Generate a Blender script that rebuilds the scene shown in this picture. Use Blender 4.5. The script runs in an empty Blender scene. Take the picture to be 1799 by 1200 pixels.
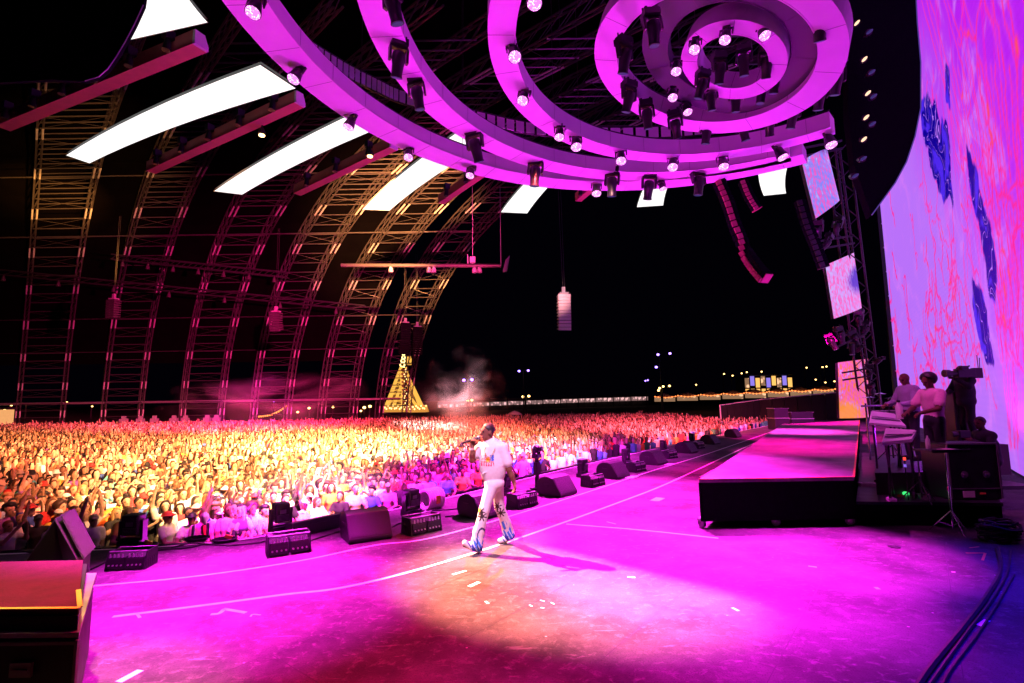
import bpy, math, random
import numpy as np
from mathutils import Vector, Matrix

random.seed(7)
RNG = np.random.default_rng(7)
SC = bpy.context.scene
COL = SC.collection

# ------------------------------------------------------------------ camera, world, exposure
CZ, FPX = 2.26, 900.0
PITCH, ROLL = math.atan(100 / 900), math.radians(0.8)
cam_data = bpy.data.cameras.new('camera')
cam = bpy.data.objects.new('camera', cam_data)
COL.objects.link(cam)
cam_data.sensor_width = 36
cam_data.lens = 36 * FPX / 1799
cam_data.clip_start, cam_data.clip_end = 0.05, 3000
cam.matrix_world = Matrix.Translation((0, 0, CZ)) @ Matrix.Rotation(math.pi / 2 + PITCH, 4, 'X') @ Matrix.Rotation(-ROLL, 4, 'Z')
SC.camera = cam

world = bpy.data.worlds.new('World')
SC.world = world
world.use_nodes = True
wn = world.node_tree.nodes
wn['Background'].inputs[0].default_value = (0.02, 0.012, 0.06, 1)
wn['Background'].inputs[1].default_value = 0.02

SC.view_settings.view_transform = 'Standard'
SC.view_settings.look = 'None'
SC.view_settings.exposure = 0
SC.view_settings.gamma = 1
SC.cycles.use_denoising = True
SC.cycles.max_bounces = 6
SC.cycles.diffuse_bounces = 2
SC.cycles.volume_bounces = 0
SC.cycles.sample_clamp_indirect = 4

MAGENTA = (1.0, 0.018, 0.85)
PINK = (1.0, 0.03, 0.55)
AMBER = (1.0, 0.5, 0.18)
WARM = (1.0, 0.6, 0.34)


def ray(u, v):
    """Direction (forward part 1) through a place in the photograph."""
    x, y = u - 899.5, -(v - 600.0)
    c, s = math.cos(ROLL), math.sin(ROLL)
    X, Y = x * c + y * s, -x * s + y * c
    d = np.array([X, FPX * math.cos(PITCH) - Y * math.sin(PITCH), FPX * math.sin(PITCH) + Y * math.cos(PITCH)])
    return d / d[1]


def atz(u, v, z):
    d = ray(u, v)
    t = (z - CZ) / d[2]
    return Vector((d[0] * t, t, z))


def atd(u, v, y):
    d = ray(u, v)
    return Vector((d[0] * y, y, CZ + d[2] * y))


def add_spot(name, loc, target, color, watts, deg, blend=0.5, size=0.1, parent=None):
    l = bpy.data.lights.new(name, 'SPOT')
    l.color, l.energy, l.spot_size, l.spot_blend, l.shadow_soft_size = color, watts, math.radians(deg), blend, size
    o = bpy.data.objects.new(name, l)
    COL.objects.link(o)
    d = Vector(target) - Vector(loc)
    o.rotation_euler = d.to_track_quat('-Z', 'Y').to_euler()
    o.location = loc
    if parent is not None:
        bpy.context.view_layer.update()
        o.parent = parent
        o.matrix_parent_inverse = parent.matrix_world.inverted()
    return o


# stage lights: lamps hung over the stage, plus added fill spots without any fixture
add_spot('follow_spot_light', (-19, 18.5, 23.0), atz(935, 985, 0.2), (1.0, 0.32, 0.2), 960000, 6.6, 0.8, 0.12)
STAGE_SPOTS = [
    # name, spot position, pixel aimed at on the floor, colour, watts, cone, blend
    ('wash_light', (-4.6, 8.0, 10.3), (400, 1030), MAGENTA, 86666, 30, 1.0),
    ('wash_light', (-6.5, 7.0, 10.3), (95, 1245), (1, 0.55, 0.2), 12000, 14, 0.8),
    ('wash_light', (4.5, 14.5, 10.6), (1230, 985), (1, 0.012, 0.9), 126666, 23, 1.0),
    ('wash_light', (7.6, 9.2, 10.6), (1440, 965), MAGENTA, 50000, 21, 1.0),
    ('wash_light', (2.0, 17.5, 10.6), (1080, 880), (1, 0.02, 0.75), 130000, 44, 1.0),
    ('wash_light', (8.6, 15.5, 10.4), (1350, 833), (1, 0.0, 0.4), 25333, 40, 0.9),
    ('wash_light', (10.4, 17.0, 10.4), (1400, 795), (1, 0.05, 0.65), 56666, 26, 0.9),
    ('wash_light', (13.5, 21.5, 10.4), (1420, 768), (1, 0.0, 0.4), 46666, 44, 0.9),
    ('wash_light', (16.0, 25.5, 10.4), (1435, 752), (1, 0.02, 0.6), 46666, 44, 0.9),
    ('wash_light', (-0.5, 10.0, 10.6), (720, 1080), (1, 0.0, 0.06), 15000, 44, 1.0),
    ('wash_light', (5.0, 11.0, 10.6), (1000, 1120), (1, 0.0, 0.1), 5500, 44, 1.0),
    ('wash_light', (11.0, 8.0, 10.4), (1770, 1120), (0.01, 0.0, 1), 17333, 40, 1.0),
    ('performer_fill', (-1.0, 1.2, 10.6), (850, 950), (1.0, 0.5, 0.95), 15000, 11, 0.8),  # added front fill to brighten the performer, no fixture there
    ('ring_fill', (-5.2, 11.3, -0.9), (-4.5, 11.0), (0.78, 0.012, 0.85), 4200, 150, 0.6),  # these low spots are added to light the rings from below
    ('ring_fill', (2.4, 18.6, -0.9), (3.0, 18.0), (0.78, 0.012, 0.85), 5000, 150, 0.6),
    ('ring_fill', (9.0, 22.5, 0.4), (9.5, 20.0), (0.78, 0.012, 0.85), 5000, 150, 0.6),
    ('ring_fill', (13.5, 16.5, 1.0), (7.5, 13.5), (0.45, 0.02, 1), 2600, 150, 0.6),
    ('ring_fill', (-4.5, 4.6, 0.3), (-4.0, 5.0), (0.9, 0.02, 0.8), 1100, 150, 0.6),
]
for nm, p, q, c, w, a, b in STAGE_SPOTS:
    tgt = atz(q[0], q[1], 0) if nm != 'ring_fill' else Vector((q[0], q[1], 11))
    add_spot(nm, p, tgt, c, w, a, b, 0.12)
CROWD_SPOTS = [
    ('crowd_light', (0.0, 7.5, 9.9), (-8.0, 15.5, 0), AMBER, 130000, 36, 0.9),
    ('crowd_light', (-2.5, 9.0, 9.9), (-13.0, 17.0, 0), (1, 0.2, 0.1), 20000, 50, 0.9),
    ('crowd_light', (1.5, 8.5, 9.9), (-9.0, 26.0, 0), AMBER, 560000, 32, 0.9),
    ('crowd_light', (3.0, 9.5, 9.9), (-1.0, 28.0, 0), (1, 0.34, 0.16), 150000, 34, 0.9),
    ('crowd_light', (-3.0, 10.0, 9.9), (-24.0, 31.0, 0), (1, 0.34, 0.13), 260000, 46, 1.0),
    ('crowd_light', (6.0, 22.5, 9.9), (11.0, 38.0, 0), (1, 0.1, 0.2), 130000, 56, 1.0),
    ('crowd_light', (2.0, 14.0, 9.9), (-10.0, 52.0, -1), (1, 0.1, 0.12), 190000, 44, 1.0),
    ('crowd_light', (-4.5, 8.0, 9.9), (-4.0, 13.2, -1), MAGENTA, 60000, 40, 1.0),
    ('crowd_light', (1.0, 13.0, 9.9), (1.0, 20.5, -1), MAGENTA, 70000, 60, 1.0),
    ('crowd_light', (-7.0, 15.0, 11.5), (-23.0, 46.0, 5.5), MAGENTA, 300000, 14, 1.0),  # added beam for the far smoke, aimed above the crowd
    ('roof_light', (-9.0, 24.0, 9.0), (-42.0, 76.0, 7.0), (1, 0.015, 0.2), 520000, 60, 1.0),
    ('roof_light', (-2.0, 28.0, 9.0), (-16.0, 64.0, 24.0), (1, 0.04, 0.22), 160000, 56, 1.0),
    ('band_fill', (4.6, 7.6, 9.9), (7.6, 9.8, 1.9), (1, 0.1, 0.7), 2200, 24, 1.0),  # added pink spot that brightens the musicians
    ('array_fill', (3.5, 12.5, 9.9), (3.2, 40.0, 10.5), (1, 0.42, 0.42), 110000, 9, 1.0),  # added spot that brightens the pale line array alone
    ('smoke_fill', (3.0, 13.0, 9.9), (-3.4, 33.0, 3.6), (1, 0.62, 0.72), 480000, 11, 1.0),  # added spot that makes the smoke plume show
]
for nm, p, q, c, w, a, b in CROWD_SPOTS:
    add_spot(nm, p, q, c, w, a, b, 0.25)


# ------------------------------------------------------------------ helpers
class MB:
    """Collects shapes and links them as one mesh object."""
    def __init__(self):
        self.v, self.f, self.m, self.s = [], [], [], []

    def add(self, vs, fs, mi=0, smooth=False):
        n = len(self.v)
        self.v.extend([tuple(p) for p in vs])
        for q in fs:
            self.f.append([i + n for i in q])
            self.m.append(mi)
            self.s.append(smooth)
        return self

    def box(self, c, s, M=None, mi=0):
        x, y, z = s[0] / 2, s[1] / 2, s[2] / 2
        P = [Vector((a * x, b * y, d * z)) for d in (-1, 1) for b in (-1, 1) for a in (-1, 1)]
        if M is not None:
            P = [M @ p for p in P]
        P = [p + Vector(c) for p in P]
        return self.add(P, [(0, 2, 3, 1), (4, 5, 7, 6), (0, 1, 5, 4), (2, 6, 7, 3), (0, 4, 6, 2), (1, 3, 7, 5)], mi)

    def bar(self, a, b, w, h=None, mi=0):
        a, b = Vector(a), Vector(b)
        d = b - a
        M = d.to_track_quat('Y', 'Z').to_matrix()
        return self.box((a + b) / 2, (w, d.length, h or w), M, mi)

    def tube(self, pts, r, n=6, mi=0, caps=True, closed=False):
        pts = [Vector(p) for p in pts]
        R = r if isinstance(r, (list, tuple)) else [r] * len(pts)
        rings, up = [], None
        for i, p in enumerate(pts):
            a = pts[i - 1] if i > 0 else (pts[-1] if closed else p)
            b = pts[i + 1] if i < len(pts) - 1 else (pts[0] if closed else p)
            d = (b - a).normalized()
            if up is None:
                up = d.orthogonal().normalized()
            up = (up - d * up.dot(d))
            if up.length < 1e-6:
                up = d.orthogonal()
            up.normalize()
            s = d.cross(up)
            rings.append([p + (up * math.cos(2 * math.pi * k / n) + s * math.sin(2 * math.pi * k / n)) * R[i] for k in range(n)])
        vs = [q for g in rings for q in g]
        fs = []
        L = len(pts)
        for i in range(L if closed else L - 1):
            j = (i + 1) % L
            for k in range(n):
                k2 = (k + 1) % n
                fs.append((i * n + k, i * n + k2, j * n + k2, j * n + k))
        self.add(vs, fs, mi, n > 5)
        if caps and not closed:
            self.add(rings[0], [tuple(range(n))[::-1]], mi)
            self.add(rings[-1], [tuple(range(n))], mi)
        return self

    def cyl(self, a, b, r, r2=None, n=14, mi=0):
        return self.tube([a, b], [r, r if r2 is None else r2], n, mi)

    def prism(self, poly, a, b, mi=0):
        """poly: list of 3D points, swept from offset a to offset b."""
        n = len(poly)
        A = [Vector(p) + Vector(a) for p in poly]
        B = [Vector(p) + Vector(b) for p in poly]
        fs = [tuple(range(n))[::-1], tuple(range(n, 2 * n))]
        fs += [(i, (i + 1) % n, n + (i + 1) % n, n + i) for i in range(n)]
        return self.add(A + B, fs, mi)

    def ell(self, c, s, nu=12, nv=7, M=None, mi=0):
        vs, fs = [], []
        for j in range(nv + 1):
            t = math.pi * j / nv
            for i in range(nu):
                p = Vector((s[0] * math.sin(t) * math.cos(2 * math.pi * i / nu), s[1] * math.sin(t) * math.sin(2 * math.pi * i / nu), s[2] * math.cos(t)))
                vs.append((M @ p if M is not None else p) + Vector(c))
        for j in range(nv):
            for i in range(nu):
                i2 = (i + 1) % nu
                fs.append((j * nu + i, (j + 1) * nu + i, (j + 1) * nu + i2, j * nu + i2))
        return self.add(vs, fs, mi, True)

    def mesh(self, name, mats):
        me = bpy.data.meshes.new(name)
        me.from_pydata(self.v, [], self.f)
        mats = mats if isinstance(mats, (list, tuple)) else [mats]
        for m in mats:
            me.materials.append(m)
        me.polygons.foreach_set('material_index', self.m)
        me.polygons.foreach_set('use_smooth', self.s)
        me.validate()
        me.update()
        return me

    def build(self, name, mats, parent=None, loc=None, rz=None, bevel=0):
        o = bpy.data.objects.new(name, self.mesh(name, mats))
        COL.objects.link(o)
        if parent is not None:
            o.parent = parent
        if loc is not None:
            o.location = loc
        if rz is not None:
            o.rotation_euler.z = rz
        if bevel:
            md = o.modifiers.new('bevel', 'BEVEL')
            md.width, md.segments, md.limit_method = bevel, 2, 'ANGLE'
        return o


def tag(o, label=None, cat=None, group=None, kind=None):
    for k, val in (('label', label), ('category', cat), ('group', group), ('kind', kind)):
        if val:
            o[k] = val
    return o


def empty(name, label, cat, loc=(0, 0, 0), rz=0, group=None):
    o = bpy.data.objects.new(name, None)
    COL.objects.link(o)
    o.empty_display_size = 0.1
    o.location = loc
    o.rotation_euler.z = rz
    return tag(o, label, cat, group)


def put(name, me, parent=None, loc=None, rot=None, scale=None):
    o = bpy.data.objects.new(name, me)
    COL.objects.link(o)
    if parent is not None:
        o.parent = parent
    if loc is not None:
        o.location = loc
    if rot is not None:
        o.rotation_euler = rot
    if scale is not None:
        o.scale = scale
    return o


def dup(root, label=None, loc=None, rot=None, group=None):
    r = root.copy()
    COL.objects.link(r)
    if loc is not None:
        r.location = loc
    if rot is not None:
        r.rotation_euler = rot
    if label:
        r['label'] = label
    if group:
        r['group'] = group

    def kids(src, dst):
        for ch in list(src.children):
            if ch.type == 'LIGHT':
                continue
            c = ch.copy()
            COL.objects.link(c)
            c.parent = dst
            kids(ch, c)
    kids(root, r)
    return r


# ------------------------------------------------------------------ materials
MATS = {}


class NT:
    """Small helper round a node tree."""
    def __init__(self, name):
        self.mat = bpy.data.materials.new(name)
        self.mat.use_nodes = True
        self.t = self.mat.node_tree
        self.b = self.t.nodes['Principled BSDF']
        self.out = self.t.nodes['Material Output']

    def n(self, kind, **kw):
        nd = self.t.nodes.new('ShaderNode' + kind)
        for k, val in kw.items():
            setattr(nd, k, val)
        return nd

    def l(self, a, b):
        self.t.links.new(a, b)

    def set(self, sock, val):
        if hasattr(val, 'is_linked'):
            self.l(val, sock)
        else:
            sock.default_value = val

    def math(self, op, a, b=None, c=None, clamp=False):
        nd = self.n('Math', operation=op, use_clamp=clamp)
        self.set(nd.inputs[0], a)
        if b is not None:
            self.set(nd.inputs[1], b)
        if c is not None:
            self.set(nd.inputs[2], c)
        return nd.outputs[0]

    def mix(self, f, a, b):
        nd = self.n('Mix', data_type='RGBA')
        self.set(nd.inputs[0], f)
        self.set(nd.inputs[6], a if hasattr(a, 'is_linked') else (*a[:3], 1))
        self.set(nd.inputs[7], b if hasattr(b, 'is_linked') else (*b[:3], 1))
        return nd.outputs[2]

    def noise(self, scale, detail=3, vec=None, rough=0.6, dist=0):
        nd = self.n('TexNoise')
        nd.inputs['Scale'].default_value = scale
        nd.inputs['Detail'].default_value = detail
        nd.inputs['Roughness'].default_value = rough
        nd.inputs['Distortion'].default_value = dist
        if vec is not None:
            self.l(vec, nd.inputs['Vector'])
        return nd.outputs['Fac']

    def ramp(self, f, a, b):
        """Smooth step from a to b."""
        nd = self.n('MapRange', interpolation_type='SMOOTHSTEP')
        self.set(nd.inputs[0], f)
        nd.inputs[1].default_value, nd.inputs[2].default_value = a, b
        return nd.outputs[0]


def mat(name, col, rough=0.5, metal=0.0, vary=0.25, scale=6.0, bump=0.0, spec=0.5):
    if name in MATS:
        return MATS[name]
    T = NT(name)
    tc = T.n('TexCoord').outputs['Object']
    f = T.noise(scale, 4, tc)
    lo = [c * (1 - vary) for c in col]
    hi = [min(1, c * (1 + vary)) for c in col]
    T.l(T.mix(f, lo, hi), T.b.inputs['Base Color'])
    T.l(T.math('MULTIPLY_ADD', f, 0.25, max(0.02, rough - 0.12)), T.b.inputs['Roughness'])
    T.b.inputs['Metallic'].default_value = metal
    T.b.inputs['Specular IOR Level'].default_value = spec
    if bump:
        bn = T.n('Bump')
        bn.inputs['Strength'].default_value = bump
        bn.inputs['Distance'].default_value = 0.01
        T.l(T.noise(scale * 8, 3, tc), bn.inputs['Height'])
        T.l(bn.outputs[0], T.b.inputs['Normal'])
    MATS[name] = T.mat
    return T.mat


def glow(name, col, strength, base=(0.02, 0.02, 0.02), dots=0):
    if name in MATS:
        return MATS[name]
    T = NT(name)
    T.b.inputs['Base Color'].default_value = (*base, 1)
    T.b.inputs['Roughness'].default_value = 0.3
    T.b.inputs['Emission Color'].default_value = (*col, 1)
    tc = T.n('TexCoord').outputs['Object']
    if dots:
        vo = T.n('TexVoronoi')
        vo.inputs['Scale'].default_value = dots
        T.l(tc, vo.inputs['Vector'])
        T.l(T.math('MULTIPLY_ADD', T.ramp(vo.outputs['Distance'], 0.5, 0.25), strength * 0.9, strength * 0.25), T.b.inputs['Emission Strength'])
    else:
        f = T.noise(3.0, 2, tc)
        T.l(T.math('MULTIPLY_ADD', f, strength * 0.2, strength * 0.9), T.b.inputs['Emission Strength'])
    MATS[name] = T.mat
    return T.mat


M_BLACK = mat('black_paint', (0.01, 0.01, 0.012), 0.45, 0, 0.4, 9)
M_PLASTIC = mat('black_plastic', (0.012, 0.012, 0.014), 0.38, 0, 0.4, 12)
M_CLOTH = mat('black_cloth', (0.005, 0.005, 0.007), 0.95, 0, 0.5, 14, 0.3, 0.0)
M_GRILLE = mat('speaker_grille', (0.022, 0.022, 0.025), 0.55, 0.3, 0.5, 60, 0.6)
M_ALU = mat('aluminium', (0.62, 0.62, 0.64), 0.32, 0.85, 0.25, 5)
M_STEEL = mat('chrome_steel', (0.7, 0.7, 0.72), 0.18, 1.0, 0.15, 5)
M_RING = mat('ring_fabric', (0.72, 0.66, 0.7), 0.75, 0, 0.1, 1.6, 0.15)
M_WHITE = mat('white_paint', (0.78, 0.78, 0.76), 0.5, 0, 0.1, 5)
M_TAPE = mat('white_tape', (0.8, 0.78, 0.72), 0.6, 0, 0.2, 9)
M_YTAPE = mat('yellow_tape', (0.8, 0.5, 0.05), 0.6, 0, 0.2, 9)
M_OTAPE = mat('orange_tape', (0.85, 0.28, 0.06), 0.6, 0, 0.2, 9)
M_CASE = mat('case_laminate', (0.008, 0.008, 0.012), 0.45, 0, 0.5, 4)
M_CARPET = mat('carpet', (0.10, 0.010, 0.05), 0.95, 0, 0.45, 7, 0.8, 0.1)
M_RUBBER = mat('cable_rubber', (0.01, 0.01, 0.011), 0.6, 0, 0.3, 9)
M_LATT = mat('dull_aluminium', (0.06, 0.055, 0.06), 0.38, 0.6, 0.3, 6)
M_SLEEVE = mat('glint_sleeve', (0.5, 0.5, 0.52), 0.35, 0.5, 0.1, 6)  # brighter metal of the splice sleeves also holds the glints along the chords
M_GREY = mat('grey_metal', (0.2, 0.2, 0.22), 0.45, 0.4, 0.3, 6)
M_BATTEN = mat('batten_cover', (0.6, 0.15, 0.17), 0.6, 0, 0.25, 2)
M_TENT = mat('tent_skin', (0.0012, 0.001, 0.0012), 0.98, 0, 0.4, 0.5, 0, 0.0)
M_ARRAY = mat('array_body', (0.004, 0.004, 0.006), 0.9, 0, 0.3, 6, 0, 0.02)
M_EDGEP = mat('array_edge_lit', (0.4, 0.07, 0.10), 0.8, 0, 0.3, 6)  # pink light along the array edges put into the plate colour
M_DARKWALL = mat('dark_hoarding', (0.02, 0.02, 0.02), 0.85, 0, 0.5, 0.8)
G_LENS = glow('lit_lens', (1.0, 0.3, 0.95), 4.2, dots=24)
G_LENSDIM = glow('faint_lens', (0.2, 0.16, 0.9), 0.16, (0.002, 0.002, 0.003))
G_PANEL = glow('white_light_panel', (1.0, 0.985, 0.96), 1.25)
G_WARM = glow('warm_bulb', (1.0, 0.55, 0.16), 7)
G_VIOLET = glow('violet_lamp', (0.3, 0.16, 1.0), 7)
G_WHITEHOT = glow('white_lamp', (1.0, 0.6, 0.2), 8)
G_GOLD = glow('golden_tower_lit', (1.0, 0.5, 0.07), 1.1)  # lamplight on the tower members put in as emission
G_GOLDHOT = glow('golden_bulb', (1.0, 0.72, 0.25), 3)
G_STALL = glow('stall_light', (1.0, 0.55, 0.55), 1.0, dots=0.7)
G_STALLWARM = glow('stall_warm_light', (1.0, 0.55, 0.3), 1.2, dots=0.6)
G_GREEN = glow('green_light', (0.05, 0.9, 0.2), 1.2)
G_RED = glow('red_light', (1.0, 0.05, 0.03), 2)
G_EDGE = glow('screen_edge_glow', (0.25, 0.15, 1.0), 0.25)

# ------------------------------------------------------------------ stage floor
EDGE_PX = [(-60, 972), (60, 970), (150, 968), (300, 960), (450, 945), (600, 915), (800, 872), (950, 835), (1100, 800), (1250, 768), (1340, 750)]


def spline(pts, n):
    """Smooth curve through points (Catmull-Rom)."""
    P = [Vector(p) for p in pts]
    P = [P[0] * 2 - P[1]] + P + [P[-1] * 2 - P[-2]]
    out = []
    for i in range(1, len(P) - 2):
        a, b, c, d = P[i - 1:i + 3]
        for k in range(n):
            t = k / n
            out.append(0.5 * ((2 * b) + (c - a) * t + (2 * a - 5 * b + 4 * c - d) * t * t + (3 * b - a - 3 * c + d) * t ** 3))
    out.append(P[-2])
    return out


edge_raw = [Vector((-15, 7.3, 0)), Vector((-11, 7.75, 0))] + [atz(u, v, 0) for u, v in EDGE_PX[2:]] + [Vector((24.5, 45, 0))]
EDGE = spline(edge_raw, 6)
EDGE_NP = np.array([[p.x, p.y] for p in EDGE])


def edge_info(x, y):
    """Signed distance outside the stage edge (positive in the crowd) and arc position."""
    p = np.array([x, y])
    a, b = EDGE_NP[:-1], EDGE_NP[1:]
    ab = b - a
    t = np.clip(((p - a) * ab).sum(1) / (ab ** 2).sum(1), 0, 1)
    q = a + ab * t[:, None]
    d = np.hypot(*(p - q).T)
    i = int(d.argmin())
    cr = ab[i, 0] * (p - a[i])[1] - ab[i, 1] * (p - a[i])[0]
    return d[i] * (1 if cr > 0 else -1), i


def edge_angle(x, y):
    _, i = edge_info(x, y)
    d = EDGE_NP[i + 1] - EDGE_NP[i]
    return math.atan2(d[1], d[0])


def stage_material():
    T = NT('stage_floor_paint')
    tc = T.n('TexCoord').outputs['Object']
    f1 = T.noise(0.9, 6, tc, 0.65)
    f2 = T.noise(9, 5, tc, 0.7, 0.4)
    f3 = T.noise(70, 2, tc)
    base = T.mix(T.ramp(f1, 0.35, 0.65), (0.042, 0.039, 0.040), (0.10, 0.094, 0.095))
    base = T.mix(T.math('MULTIPLY', T.ramp(f2, 0.5, 0.7), 0.6), base, (0.17, 0.155, 0.155))
    base = T.mix(T.math('MULTIPLY', T.ramp(f3, 0.52, 0.7), 0.6), base, (0.026, 0.026, 0.027))
    # scuffs drawn out along the deck
    mp = T.n('Mapping')
    mp.inputs['Scale'].default_value = (1.2, 5.5, 1)
    mp.inputs['Rotation'].default_value = (0, 0, 0.5)
    T.l(tc, mp.inputs['Vector'])
    sc = T.noise(2.2, 8, mp.outputs[0], 0.75, 0.6)
    base = T.mix(T.math('MULTIPLY', T.ramp(sc, 0.58, 0.68), 0.5), base, (0.28, 0.26, 0.26))
    vo = T.n('TexVoronoi')
    vo.inputs['Scale'].default_value = 3.0
    T.l(tc, vo.inputs['Vector'])
    base = T.mix(T.ramp(vo.outputs['Distance'], 0.045, 0.025), base, (0.35, 0.33, 0.33))
    T.l(base, T.b.inputs['Base Color'])
    T.l(T.math('MULTIPLY_ADD', f2, 0.3, 0.5), T.b.inputs['Roughness'])
    T.b.inputs['Specular IOR Level'].default_value = 0.06
    bn = T.n('Bump')
    bn.inputs['Strength'].default_value = 0.5
    bn.inputs['Distance'].default_value = 0.008
    T.l(T.math('ADD', f3, f2), bn.inputs['Height'])
    T.l(bn.outputs[0], T.b.inputs['Normal'])
    return T.mat


M_STAGE = stage_material()
poly = [Vector((p.x, p.y, 0)) for p in EDGE] + [Vector((45, 44, 0)), Vector((45, -12, 0)), Vector((-15, -12, 0))]
m = MB()
m.prism(poly[::-1], (0, 0, -0.25), (0, 0, 0))
stage = tag(m.build('stage_floor', M_STAGE), kind='structure')
m = MB()
for a, b in zip(EDGE[:-1], EDGE[1:]):
    n_ = Vector((-(b - a).y, (b - a).x, 0)).normalized()
    m.add([a + n_ * .02 + Vector((0, 0, -.06)), b + n_ * .02 + Vector((0, 0, -.06)), b + n_ * .02 + Vector((0, 0, .012)), a + n_ * .02 + Vector((0, 0, .012)),
           a - n_ * .04 + Vector((0, 0, .012)), b - n_ * .04 + Vector((0, 0, .012))], [(0, 3, 2, 1), (3, 4, 5, 2)])
m.build('edge_trim', M_TAPE, stage)
m = MB()
for a, b in zip(EDGE[:-1], EDGE[1:]):
    dz = Vector((0, 0, -0.26))
    m.add([a + dz, b + dz, b + Vector((0, 0, -1.65)), a + Vector((0, 0, -1.65))], [(0, 1, 2, 3)])
m.build('stage_skirt', M_CLOTH, stage)


def strip(pts, w, name, material, parent=None, h=0.004):
    mm = MB()
    P = [Vector(p) for p in pts]
    L, R = [], []
    for i, p in enumerate(P):
        d = (P[min(i + 1, len(P) - 1)] - P[max(i - 1, 0)]).normalized()
        nrm = Vector((-d.y, d.x, 0)) * w / 2
        L.append(p + nrm + Vector((0, 0, h)))
        R.append(p - nrm + Vector((0, 0, h)))
    k = len(P)
    mm.add(L + R, [(i, k + i, k + i + 1, i + 1) for i in range(k - 1)])
    return mm.build(name, material, parent)


def floor_line(px, w, material=M_TAPE, n=8):
    pts = [atz(u, v, 0) for u, v in px]
    if len(pts) > 2:
        pts = spline(pts, n)
    return strip(pts, w, 'tape_line', material, stage)


floor_line([(165, 1030), (350, 1012), (530, 985), (660, 958), (780, 940), (1000, 875), (1150, 826), (1250, 795), (1360, 757)], 0.05)
floor_line([(198, 1084), (350, 1065), (500, 1045), (600, 1033), (720, 1005), (850, 966), (960, 929), (1060, 893), (1160, 855), (1230, 823), (1300, 790), (1372, 757)], 0.06)
floor_line([(1230, 838), (1300, 803), (1382, 760)], 0.07)
floor_line([(995, 921), (1130, 932), (1262, 946)], 0.05)
for px, w in (([(370, 1080), (385, 1078), (395, 1070)], .05), ([(392, 1070), (432, 1077)], .05), ([(440, 1084), (444, 1080), (458, 1081)], .02),
              ([(208, 1199), (247, 1178)], .07), ([(795, 1010), (819, 1003)], .05), ([(824, 1031), (842, 1023)], .06),
              ([(1420, 995), (1435, 997)], .04), ([(1066, 917), (1082, 921)], .03), ([(240, 1078), (246, 1086)], .03),
              ([(853, 1057), (858, 1061)], .03), ([(930, 1063), (935, 1066)], .02), ([(949, 1055), (957, 1057)], .02), ([(968, 1059), (974, 1062)], .02),
              ([(950, 1068), (956, 1069)], .02), ([(1102, 1014), (1116, 1015)], .04), ([(1286, 1068), (1298, 1074)], .04), ([(1720, 1100), (1735, 1090)], .05),
              ([(1538, 1032), (1544, 1036)], .05), ([(1672, 1005), (1678, 1006)], .05)):
    floor_line(px, w)
floor_line([(1697, 972), (1731, 972)], .03, M_OTAPE)
floor_line([(1731, 972), (1726, 985)], .03, M_OTAPE)
floor_line([(1703, 963), (1720, 961)], .02, M_OTAPE)
m = MB()
p = atz(1571, 961, 0)
m.ell((p.x, p.y, .005), (.085, .085, .012), 12, 6)
m.build('floor_socket', M_PLASTIC, stage)
m = MB()
dj = Vector((.62, .78, 0))
nj = Vector((.78, -.62, 0))
for k in range(-9, 12):
    o_ = Vector((1.0, 7.0, 0)) + nj * (k * 1.22)
    a, b = o_ - dj * 9, o_ + dj * 16
    P_ = [a.lerp(b, i / 60) for i in range(61)]
    P_ = [p for p in P_ if edge_info(p.x, p.y)[0] < -.15]
    if len(P_) > 2:
        m.add([P_[0] + nj * .004 + Vector((0, 0, .0015)), P_[-1] + nj * .004 + Vector((0, 0, .0015)), P_[-1] - nj * .004 + Vector((0, 0, .0015)), P_[0] - nj * .004 + Vector((0, 0, .0015))], [(0, 1, 2, 3)])
    for j in range(-3, 6):
        a = o_ + dj * (j * 2.44 + (k % 2) * 1.22)
        b = a + nj * 1.216
        if edge_info(a.x, a.y)[0] < -.2 and edge_info(b.x, b.y)[0] < -.2:
            m.add([a + dj * .004 + Vector((0, 0, .0015)), b + dj * .004 + Vector((0, 0, .0015)), b - dj * .004 + Vector((0, 0, .0015)), a - dj * .004 + Vector((0, 0, .0015))], [(0, 1, 2, 3)])
tag(m.build('floor_joint', M_RUBBER, stage), kind='stuff')
for u, v in ((1155, 878), (1110, 839), (1176, 816)):
    a = atz(u, v, 0)
    t = edge_angle(a.x, a.y)
    m = MB()
    m.box((a.x, a.y, .006), (.42, .2, .012), Matrix.Rotation(t, 3, 'Z'))
    tag(m.build('paper_sheet', M_WHITE), {1155: 'white paper sheet taped on the floor closest to the performer', 1110: 'middle white paper sheet taped beside the long tape line', 1176: 'farthest white paper sheet taped beside the tape line'}[u], 'paper sheet', 'paper sheets taped to the stage floor')

# ground
m = MB()
m.add([(-700, -60, -1.65), (700, -60, -1.65), (700, 1200, -1.65), (-700, 1200, -1.65)], [(0, 1, 2, 3)])
tag(m.build('ground', mat('trampled_ground', (0.05, 0.04, 0.03), 0.95, 0, 0.5, 0.8)), kind='structure')

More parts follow.
